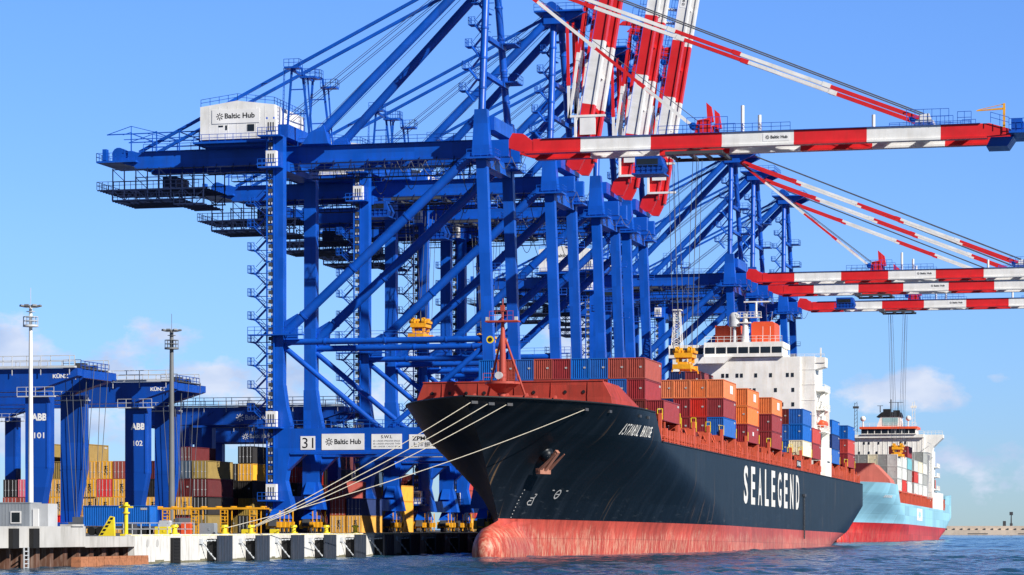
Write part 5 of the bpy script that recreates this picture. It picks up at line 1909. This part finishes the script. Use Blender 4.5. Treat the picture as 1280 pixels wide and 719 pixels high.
# ------------------------------------------------------------------ rail mounted yard gantries
def make_asc(y, label, x1=-41.3, x0=-79.5, lw=1.7):
    t = thing('yard_gantry_crane', label, 'gantry crane', (0, y, QZ), 'blue container yard gantry cranes')
    D = M['bluedk']
    for yy in (0.0, 12.0):
        mb = MB()
        mb.prism([(x0, 22.6), (x1 - 6, 22.6), (x1, 24.5), (x1, 25.5), (x0, 25.5)], 'y', yy - .9, yy + .9)
        mb.box(x0, x1 - 6.2, yy - 1.1, yy + 1.1, 22.35, 22.58)
        for i in range(11):
            x = x0 + 2 + i * 2.9
            mb.beam((x, yy - 1.0, 24.9), (x - 1.1, yy - 1.0, 24.0), .12)
        gd = mb.build('girder', D, t, OFF)
        mb = MB()
        mb.rail([(x0, yy - 1.2, 25.9), (x1 - .3, yy - 1.2, 25.9)], 1.3, 3.4, .1)
        mb.box(x0, x1 - .2, yy - 1.5, yy - .7, 25.55, 25.8)
        for i in range(9):
            x = x1 - 1 - i * 4.2
            mb.beam((x, yy - 1.3, 24.6), (x, yy - 1.3, 27.2), .09)
        mb.build('walkway', M['galv'], gd, OFF)
        for lx in (-47.2, x0 + 8):
            mb = MB()
            mb.beam((lx, yy, 12.0), (lx, yy, 22.33), 2.0, 2 * lw)
            mb.prism([(lx - lw, 12.0), (lx + lw, 12.0), (lx + lw - 1.4 if lw > 1.2 else lx + lw, 4.6), (lx - lw, 4.6)], 'y', yy - .98, yy + .98)
            mb.beam((lx + lw - .2, yy - 1.02, 12), (lx + lw - .2, yy - 1.02, 21), .12)
            lg = mb.build('leg', D, t, OFF)
            if lx > -60 :
                m2 = MB()
                m2.cur = 0
                m2.box(lx - 2.6, lx + 2.8, yy - 1.7, yy - 1.02, 21.6, 21.75)
                m2.rail([(lx - 2.6, yy - 1.7, 21.75), (lx + 2.8, yy - 1.7, 21.75)], 1.2, 1.4, .06)
                m2.build('leg_platform', M['galv'], lg, OFF)
    mb = MB()
    mb.box(x1 - .7, x1 + .1, .92, 11.08, 24.3, 25.4)
    mb.rail([(x1 - .3, 1, 25.4), (x1 - .3, 11, 25.4)], 1.2, 1.5, .09)
    mb.build('end_tie', D, t, OFF)
    mb = MB()
    mb.box(x0, x0 + .8, .92, 11.08, 22.0, 25.4)
    mb.build('end_tie', D, t, OFF)
    for lx in (-47.9, x0 + 8):
        mb = MB()
        mb.box(lx - 1.2, lx + 1.2, -1.6, 13.6, 3.7, 4.58)
        mb.cur = 1
        for k in range(4):
            c = (-1.0, .8, 11.2, 13.0)[k]
            mb.tube((lx - .4, c, QZ + .4), (lx + .4, c, QZ + .4), .4, 12)
        mb.build('sill_beam', [D, M['steel']], t, OFF)
    mb = MB()
    tx = -60.5
    mb.box(tx - 1.3, tx + 1.3, 1.0, 11.0, 25.6, 25.75)
    mb.box(tx - .8, tx + .4, 4, 5.5, 25.75, 26.5)
    mb.box(tx - .4, tx + .9, 7, 8.0, 25.75, 26.3)
    mb.rail([(tx - 1.3, 1.0, 25.75), (tx + 1.3, 1.0, 25.75)], 1.0, 1, .07)
    mb.build('hoist_trolley', M['steel'], t, OFF)
    mb = MB()
    for dx in (-2.2, -1.1, 1.1, 2.2):
        for yy in (3.5, 8.5):
            mb.tube((tx + dx, yy, 25.8), (tx + dx * .3, yy, 5.2), .045, 4, caps=False)
    mb.box(tx - 1.2, tx + 1.2, 2.5, 9.5, 4.2, 4.6)
    mb.box(tx - .8, tx + .8, 3, 9, 4.6, 5.3)
    mb.build('hoist_rope', M['rope'], t, OFF)
    return t
a1 = make_asc(350.0, 'nearest blue yard gantry crane, white 101 on its leg', x0=-101.0)
def asc_copy(y, label, dx=0.0):
    c = copy_tree(a1 if dx == 0 else a3); c.location = (dx, y, QZ); c['label'] = label
    return c
a2 = asc_copy(386.0, 'blue yard gantry crane with 102 on its leg, behind the grey lamp mast')
a3 = make_asc(470.0, 'blue yard gantry with white sign lettering on its girder, left of the crane 31 leg', lw=1.0)
a4 = asc_copy(566.0, 'blue yard gantry farther back, its girder seen low beneath the lettered one', -33.0)
a5 = asc_copy(418.0, 'blue yard gantry at the far left edge, girder end behind the white lamp mast', -40.0)
def asc_marks(t, num, baltic):
    legs = [o for o in C.objects if o.parent == t and o.name.split('.')[0] == 'leg']
    gds = [o for o in C.objects if o.parent == t and o.name.split('.')[0] == 'girder']
    near = [o for o in legs if max(v.co.y for v in o.data.vertices) < 3 and max(v.co.x for v in o.data.vertices) > -50][0]
    gn = [o for o in gds if max(v.co.y for v in o.data.vertices) < 3][0]
    if num:
        mb = MB()
        text(mb, 'ABB', flat(-48.0, -1.03, 18.4, 2.3, 1.0), .045)
        mb.build('marking', M['sign'], near, OFF)
        mb = MB()
        text(mb, num, flat(-47.6, -1.03, 16.0, 1.5, .8), .02)
        mb.build('marking', M['sign'], near, OFF)
        mb = MB()
        text(mb, 'KÜNZ', flat(-44.9, -.94, 24.15, 2.3, .65), .04)
        mb.build('marking', M['sign'], gn, OFF)
    if baltic:
        mb = MB()
        x = -60.8
        emblem(mb, x, -.93, 23.6, .75)
        text(mb, 'Baltic Hub', flat(x + 1.0, -.93, 23.2, 4.6, .9), .015)
        mb.build('marking', M['sign'], gn, OFF)
for _t, _dx in ((a1, 17.6), (a2, 17.8), (a3, 0.0), (a4, 4.0), (a5, -4.0)):
    for _o in C.objects:
        if _o.parent == _t and _o.name.split('.')[0] in ('hoist_trolley', 'hoist_rope'):
            _o.location.x += _dx
asc_marks(a1, '101', False); asc_marks(a2, '102', False); asc_marks(a3, None, True); asc_marks(a4, None, True)

# ------------------------------------------------------------------ yard containers
yr = random.Random(11)
def yard(col, x, y, tier, label, door, extra=None):
    m = Matrix.Translation((x, y, QZ + .02 + (tier - 1) * 2.96))
    return container(col, m, label, 'containers stacked in the yard behind the cranes', extra, door)
PAL = ['yellow'] * 9 + ['scarlet', 'rust', 'maroon', 'maroon', 'darkred', 'slate', 'slate', 'olive', 'black', 'red', 'brown', 'rust']
front = {  # front bay: colours bottom to top, row 0 nearest the quay; darkest colours stand for shade
    0: ['olive', 'black', 'darkred', 'olive'], 1: ['maroon', 'yellow', 'darkred', 'slate'], 2: ['black', 'yellow', 'olive', 'black'], 3: ['rust', 'yellow', 'black', 'darkred'],
    4: ['yellow', 'yellow', 'yellow', 'red'], 5: ['yellow', 'yellow', 'yellow', 'rust'], 6: ['yellow', 'yellow', 'scarlet', 'yellow'], 7: ['yellow', 'yellow', 'yellow', 'yellow'],
    8: ['yellow', 'yellow', 'black', 'yellow', 'olive'], 9: ['scarlet', 'yellow', 'yellow', 'olive'], 10: ['yellow', 'scarlet', 'pink', 'yellow', 'olive'], 11: ['yellow', 'rust', 'pink'], 12: ['brown', 'rust', 'black']}
SHADE_PAL = ['darkred', 'black', 'black', 'slate', 'maroon', 'darkred', 'olive', 'brown', 'slate', 'rust', 'yellow', 'navy', 'red']  # dark container colours that stand in for crane shade on the stacks
XR = lambda i: -51.6 - i * 2.78
BY = [424.0, 446.0, 470.0, 494.0, 518.0, 544.0]
BN = ['front yard stack', 'second yard block', 'third yard block', 'fourth yard block', 'fifth yard block', 'sixth yard block']
hts = {}
for bi, y in enumerate(BY):
    for i in range(13 if bi == 0 else 6):
        if bi == 0:
            cols = front[i]
        else:
            cols = [yr.choice(SHADE_PAL) for _ in range(yr.choice((4, 4, 5)) if i < 5 else 4)]
        hts[(bi, i)] = len(cols)
        for k, c in enumerate(cols):
            if bi and i == 5 and k < 3:
                continue
            lab = '%s container, %s, %s row from quay, %s' % (CNAME[c], ['bottom tier', 'second tier', 'third tier', 'fourth tier', 'fifth tier'][k], ordn[i], BN[bi])
            yard(c, XR(i), y + yr.uniform(-.15, .15), k + 1, lab, c == 'yellow' or yr.random() < .6, 'logo' if (c == 'yellow' and yr.random() < .6) else None)
for x, y, cols, lab in ((-36.4, 450.0, ('yellow', 'rust', 'rust'), 'taller left'), (-33.5, 450.2, ('yellow', 'navy'), 'lower right'), (-41.0, 496.0, ('yellow', 'yellow', 'yellow'), 'farthest')):
    for k, c in enumerate(cols):
        yard(c, x, y, k + 1, '%s container, %s tier, %s stack standing under the crane portals' % (CNAME[c], ['bottom', 'second', 'third', 'fourth'][k], lab), True, 'logo' if c == 'yellow' else None)
# containers seen through the crane legs, on the apron side
for y, i, cols in ((560, 0, ['yellow', 'rust', 'rust', 'red']), (574, 0, ['olive', 'red', 'slate', 'yellow']), (590, 0, ['yellow', 'yellow', 'rust']), (604, 0, ['yellow', 'white', 'yellow', 'rust']), (620, 0, ['yellow', 'rust', 'yellow'])):
    for k, c in enumerate(cols):
        yard(c, -46.0, y, k + 1, '%s container, %s tier, %s of five far stacks seen between crane legs' % (CNAME[c], ['bottom', 'second', 'third', 'fourth'][k], ordn[(560, 574, 590, 604, 620).index(y)]), True, 'logo' if c == 'yellow' else None)

# blue office container on a trailer, grey cabin, frames on the quay
tr = thing('flatbed_trailer', 'low dark trailer under the bright blue container on the quay', 'trailer', (-18.1, 307.2, QZ))
mb = MB(); mb.box(-4.3, 4.3, -1.2, 1.2, .75, 1.05)
mb.build('bed', M['steel'], tr)
for x in (-3.2, -2.1, 2.1, 3.2):
    mb = MB()
    mb.tube((x, -1.25, .5), (x, -.8, .5), .5, 14)
    mb.build('wheel', M['rubber'], tr)
    mb = MB()
    mb.tube((x, .8, .5), (x, 1.25, .5), .5, 14)
    mb.build('wheel', M['rubber'], tr)
m = Matrix.Translation((-22.3, 307.2, QZ + 1.07)) @ Matrix.Rotation(R(-90), 4, 'Z') @ Matrix.Diagonal((.95, .69, .83, 1))
c = container('blue', m, 'bright blue container standing low on the quay beside the dark gantry leg', 'containers on the apron')
def cabin():
    t = thing('site_cabin', 'grey office cabin with a square window at the left edge of the quay', 'cabin', (-26.4, 290, QZ))
    mb = MB()
    mb.box(-8, 4.3, 0, 3.2, .1, 3.62); mb.box(-8.05, 4.35, -.05, 3.25, 3.62, 3.75)
    for i in range(30):
        x = -7.8 + i * .4
        mb.box(x - .03, x + .03, -.02, 0, .15, 3.58)
    mb.build('cabin_body', M['grey'], t)
    mb = MB()
    mb.box(2.0, 3.3, -.09, -.03, 1.35, 2.75); mb.cur = 1; mb.box(2.15, 3.15, -.11, -.095, 1.5, 2.6)
    mb.build('window', [M['white'], M['glass']], t)
    mb = MB()
    mb.box(4.31, 6.4, .3, 3.0, .1, 3.6)
    mb.cur = 1
    mb.box(4.6, 5.3, .2, .29, .3, 3.0)
    mb.build('side_porch', [M['galv'], M['white']], t)
cabin()
def rack(x0, n, y, label, with_beam=True):
    t = thing('yellow_steel_frame', label, 'steel frame', (x0, y, QZ))
    for i in range(n):
        x = i * 3.9
        mb = MB()
        for dx in (0, .95):
            for dy in (0, 1.6):
                mb.beam((x + dx, dy, 0), (x + dx, dy, 3.25), .12)
        for k in range(8):
            mb.beam((x, 0, .3 + k * .4), (x + .95, 0, .3 + k * .4), .09)
        mb.build('ladder_post', M['yellow'], t)
    mb = MB()
    mb.box(-1.0, (n - 1) * 3.9 + 2, -.1, .15, 3.2, 3.45); mb.box(-1.0, (n - 1) * 3.9 + 2, 1.5, 1.75, 3.2, 3.4)
    for i in range(n * 2):
        mb.box(-.8 + i * 2.0, -.6 + i * 2.0, -.1, 1.7, 3.46, 3.6)
    mb.build('top_beam', M['yellow'], t)
    return t
rack(-21.6, 4, 330, 'long yellow steel frame with ladder posts on the quay left of the crane leg')
def clutter(name, label, cat, fn, mats, loc):
    mb = MB(); fn(mb)
    o = mb.build(name, mats); o.location = loc
    return tag(o, label, cat)
def f_barrier(mb):
    mb.prism([(-.9, 0), (.9, 0), (.8, 2.0), (.4, 2.1)], 'y', 0, .35)
    mb.cur = 1
    for k in range(5):
        a = -.75 + k * .27; z = .1 + k * .4
        mb.add([(a, -.01, z), (a + .35, -.01, z), (a + .5, -.01, z + .25), (a + .15, -.01, z + .25)], [(0, 1, 2, 3)])
clutter('warning_barrier', 'yellow and black striped leaning end stop on the quay left of the yellow post', 'barrier', f_barrier, [M['safety'], M['black']], (-5.6, 272.5, QZ))
def f_post(mb):
    mb.tube((0, 0, 0), (0, 0, 3.6), .22, 12)
    for z in (2.4, 3.2):
        mb.tube((0, 0, z), (0, 0, z + .15), .4, 12)
    mb.box(-.5, .5, -.5, .5, 0, .2); mb.box(-.8, .8, -.06, .06, 3.0, 3.2)
clutter('yellow_post', 'tall yellow marker post standing in front of the blue container', 'post', f_post, M['safety'], (-6, 279, QZ))
for i, (x, y, wd, hh, mk, lab) in enumerate(((-7.0, 292, 1.6, 1.0, 'safety', 'yellow crash block on the quay right of the yellow post'), (-8.2, 296, 1.3, 1.7, 'galv', 'grey electrical cabinet beside the yellow crash block'),
        (-6.0, 297, 1.1, 1.5, 'orange', 'small orange cabinet among grey boxes on the quay'), (-3.8, 298, 1.8, 1.4, 'grey', 'grey metal box right of the orange cabinet'),
        (-10.2, 290, 1.5, 1.3, 'steel', 'dark metal box behind the yellow crash block'), (-3.2, 309.5, 1.0, .7, 'safety', 'low yellow box just behind the bollard with three ropes'), (-2.6, 318, 1.0, .7, 'safety', 'low yellow box right of the mooring ropes'))):
    def f_b(mb, wd=wd, hh=hh):
        mb.prism([(-wd / 2, 0), (wd / 2, 0), (wd / 2, hh * .92), (wd / 2 - .1, hh), (-wd / 2 + .1, hh), (-wd / 2, hh * .92)], 'y', 0, wd * .6)
        mb.box(-wd / 2 - .05, wd / 2 + .05, -.05, wd * .6 + .05, 0, .12)
        mb.box(wd * .1, wd * .2, -.04, 0, hh * .4, hh * .6)
    clutter('equipment_box', lab, 'equipment box', f_b, M[mk], (x, y, QZ))
mb = MB()
mb.rail([(-12, 288, QZ), (-1.6, 288, QZ)], 1.4, 1.0, .09)
tag(mb.build('guard_rail', M['galv']), 'low grey guard rail across the quay behind the yellow post', 'railing')
# floodlight masts
def mast(x, y, h, mat, label, wd):
    t = thing('floodlight_mast', label, 'light mast', (x, y, QZ), 'tall floodlight masts in the yard')
    mb = MB()
    mb.tube((0, 0, 0), (0, 0, h), wd, 14, wd * .55)
    mb.box(-.7, .7, -.7, .7, 0, .4)
    mb.build('pole', mat, t)
    mb = MB()
    mb.tube((0, 0, h - 2.6), (0, 0, h - 2.35), 1.05, 14)
    for k in range(10):
        a = 2 * math.pi * k / 10
        mb.beam((1.0 * math.cos(a), 1.0 * math.sin(a), h - 2.4), (1.0 * math.cos(a), 1.0 * math.sin(a), h - 1.3), .05)
    for z in (h - 1.3, h - 1.85, h - .6):
        mb.tube((0, 0, z), (0, 0, z + .06), 1.02 if z < h - 1 else .6, 14)
    mb.tube((0, 0, h), (0, 0, h + 2.6), .04, 5)
    mb.build('crown', M['lampgrey'] if mat is not M['white'] else M['galv'], t)
    for k in range(8):
        a = 2 * math.pi * k / 8
        mb = MB()
        p = Vector((1.15 * math.cos(a), 1.15 * math.sin(a), h + .15))
        mb.beam((0, 0, h - .1), p, .07)
        mb.beam(p - Vector((math.cos(a), math.sin(a), .2)) * .32, p + Vector((math.cos(a), math.sin(a), .2)) * .32, .6, .22)
        mb.build('floodlight', M['lampgrey'], t)
mast(-45.0, 342.0, 30.3, M['white'], 'white floodlight mast at the left, in front of the 101 gantry leg', .4)
mast(-39.6, 380.0, 29.6, M['lampgrey'], 'dark grey floodlight mast in front of the 102 gantry crane', .5)

# ------------------------------------------------------------------ distant breakwater
mb = MB()
mb.box(-220, 420, 1690, 1700, -2, 2.6)
mb.box(-220, 420, 1692, 1700, 2.6, 5.0)
mb.cur = 1
for i in range(60):
    x = -200 + i * 4.6
    mb.box(x, x + 1.0, 1689.9, 1691.99, 2.62, 3.5)
for i in range(20):
    x = -210 + i * 30
    mb.box(x, x + 12, 1689.8, 1690, .2, .5)
o = mb.build('harbour_breakwater', [M['breakwater'], M['steel']])
tag(o, 'long low pale breakwater on the horizon at the right', 'breakwater')
bx = thing('navigation_beacon', 'dark beacon post on the far breakwater at the right edge', 'beacon', (-4.5, 1695, 5.0))
mb = MB(); mb.tube((0, 0, 0), (0, 0, 6.5), .5, 8, .3); mb.box(-1, 1, -1, 1, 6.5, 8.5); mb.box(-.8, .8, -.8, .8, 0, 1.6)
mb.build('post', M['steel'], bx)
mb = MB(); mb.box(-5, -3.2, -.8, .8, 0, 3.0); mb.build('cabinet', M['steel'], bx)
